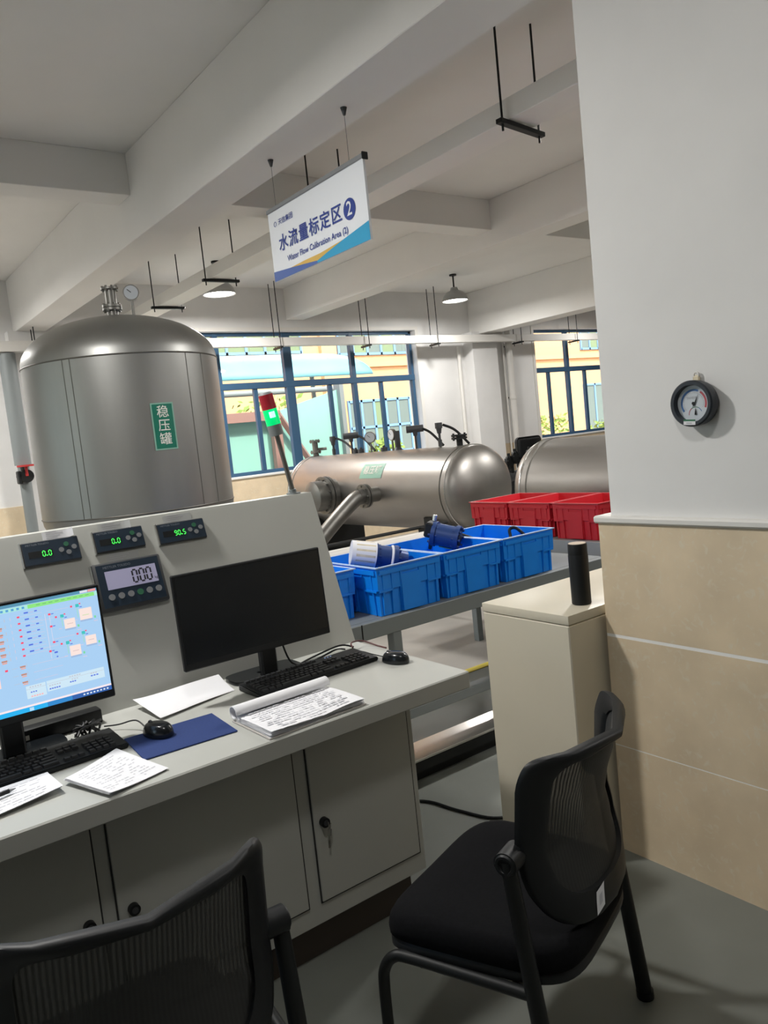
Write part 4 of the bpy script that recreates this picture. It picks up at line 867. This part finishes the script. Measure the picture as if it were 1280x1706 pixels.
# ================================================================ CHAIRS
def make_chair(label):
    T = thing('mesh_back_chair', label, 'chair', (0, 0, 0), 'black mesh back visitor chairs')
    # back surface: y as a function of x and z
    PRF = [(.40, -.032), (.46, -.032), (.52, -.028), (.58, -.018), (.65, -.008), (.72, -.010), (.78, -.020), (.85, -.034), (.90, -.04)]
    def by(x, z):
        for (z0, a), (z1, b) in zip(PRF, PRF[1:]):
            if z <= z1 or z1 == .90:
                t = (z-z0)/(z1-z0); t = t*t*(3-2*t) if z0 >= .40 and 0 <= t <= 1 else t; pv = a+(b-a)*t; break
        bul = .085+.035*min(1, max(0, (z-.65)/.2))
        return pv - bul*(1-(x/.245)**2)
    N = 72
    def outer(a):
        c_, s_ = math.cos(a), math.sin(a); e = .17 if s_ > 0 else .42
        x = .243*math.copysign(abs(c_)**e, c_); zz = .64+(.214*abs(s_)**.18 if s_ > 0 else -.185*abs(s_)**.62)
        if s_ > 0: zz += .012*(abs(x)/.243)**3; x *= 1.0
        else: x *= 1-.12*abs(s_)
        return x, zz
    def inner(a):
        c_, s_ = math.cos(a), math.sin(a); e = .22 if s_ > 0 else .5
        return .192*math.copysign(abs(c_)**e, c_), .665+(.168*abs(s_)**.22 if s_ > 0 else -.145*abs(s_)**.62)
    def ringpts(t, off=0): 
        out = []
        for i in range(N):
            a = 2*PI*i/N; xo, zo = outer(a); xi, zi = inner(a); x = xo*(1-t)+xi*t; zz = zo*(1-t)+zi*t; out.append(V((x, by(x, zz)+off, zz)))
        return out
    m_ = MB(); th = .011
    m_.loft([ringpts(1, -th), ringpts(.8, -th*1.3), ringpts(.5, -th*1.35), ringpts(.2, -th*1.3), ringpts(.03, -th*.9), ringpts(0, 0), ringpts(.03, th*.8), ringpts(.2, th), ringpts(.8, th), ringpts(1, th*.6), ringpts(1, -th)], BLACK, True, False, False)
    m_.build('back_frame', T, ang=50)
    ip = [inner(2*PI*i/N) for i in range(N)]; cx, cz = 0, .665; m_ = MB()
    rings = [[V((cx+(x-cx)*k, by(cx+(x-cx)*k, cz+(zz-cz)*k), cz+(zz-cz)*k)) for x, zz in ip] for k in (1.04, .85, .65, .45, .25, .06)]
    m_.loft(rings, CHAIRM, True, False, True); m_.build('back_mesh', T, ang=60)
    # seat cushion
    m_ = MB(); rings = []
    def so_(k, zz, dz=0):
        out = []
        for i in range(48):
            a = 2*PI*i/48; c_, s_ = math.cos(a), math.sin(a)
            x = .268*k*math.copysign(abs(c_)**.42, c_); y = .105+.235*k*math.copysign(abs(s_)**.42, s_)
            x *= 1-.17*(.34-y)/.47
            out.append(V((x-.037, y+.02, zz-.020*max(0, (y-.2)/.14)**2+.008*(abs(x)/.25)**2)))
        return out
    for k, zz in ((.86, .382), (.95, .386), (.995, .402), (1, .42), (.985, .440), (.95, .452), (.88, .458), (.6, .456), (.3, .452), (.05, .451)): rings.append(so_(k, zz))
    m_.loft(rings, BLKF, True, True, True); m_.build('seat', T, ang=70)
    m_ = MB(); m_.loft([so_(.80, .369), so_(.96, .369), so_(.99, .375), so_(.99, .389), so_(.95, .402)], BLACK, True, True, False); m_.build('seat_pan', T, ang=50)
    for s_ in (-1, 1):
        m_ = MB(); m_.cyl((s_*.226, 0, .65), (s_*.284, 0, .65), .026, BLACK, 24); m_.torus(Mx.Translation((s_*.284, 0, .65)) @ Mx.Rotation(PI/2, 4, 'Y'), .018, .005, BLACK, 20, 6); m_.build('pivot_hub', T)
        m_ = MB(); m_.tube([(s_*.272, 0, .655), (s_*.274, -.035, .37), (s_*.276, -.08, .002)], lambda t: .0165+.004*t, BLKM, 14, 5); m_.build('rear_leg', T)
        m_ = MB(); m_.tube([(s_*.274, -.03, .368), (s_*.280, .10, .369), (s_*.290, .26, .371), (s_*.297, .300, .366), (s_*.301, .325, .335), (s_*.302, .333, .29), (s_*.298, .338, .15), (s_*.296, .340, .002)], .0135, BLKM, 14, 6); m_.build('front_leg', T)
        m_ = MB(); m_.cyl((s_*.276, -.08, 0), (s_*.276, -.079, .02), .0225, BLACK, 16); m_.build('foot_cap', T)
    m_ = MB(); m_.cyl((-.262, .02, .356), (.262, .02, .356), .011, BLKM, 12); m_.cyl((-.28, .24, .356), (.28, .24, .356), .011, BLKM, 12); m_.build('cross_bar', T)
    return T, by
ch, by = make_chair('black mesh back chair at the right, turned beside the cream cabinet')
m_ = MB(); 
x, zz = -.085, .497
m_.grid(lambda u, v: V((x+(u-.5)*.030+(v-.5)*.012, by(x+(u-.5)*.03, zz+(v-.5)*.045)-.0165, zz+(v-.5)*.046+(u-.5)*.012)), 3, 3, WHITE)
m_.grid(lambda u, v: V((x+(u-.5)*.010+(v-.5)*.006, by(x+(u-.5)*.01, zz+(v-.5)*.02)-.0175, zz+(v-.5)*.02+(u-.5)*.006)), 2, 2, INK)
stk = m_.build('white_sticker', ch, recalc=False)
second = dup(ch, (.337, 1.325, 0), R(-3), 'black mesh back chair at the bottom left, pushed up to the console')
for c in list(second.children):
    if c.name.startswith('white_sticker'): bpy.data.objects.remove(c)
ch.location = (1.302, 1.218, 0); ch.rotation_euler = (0, 0, R(19))
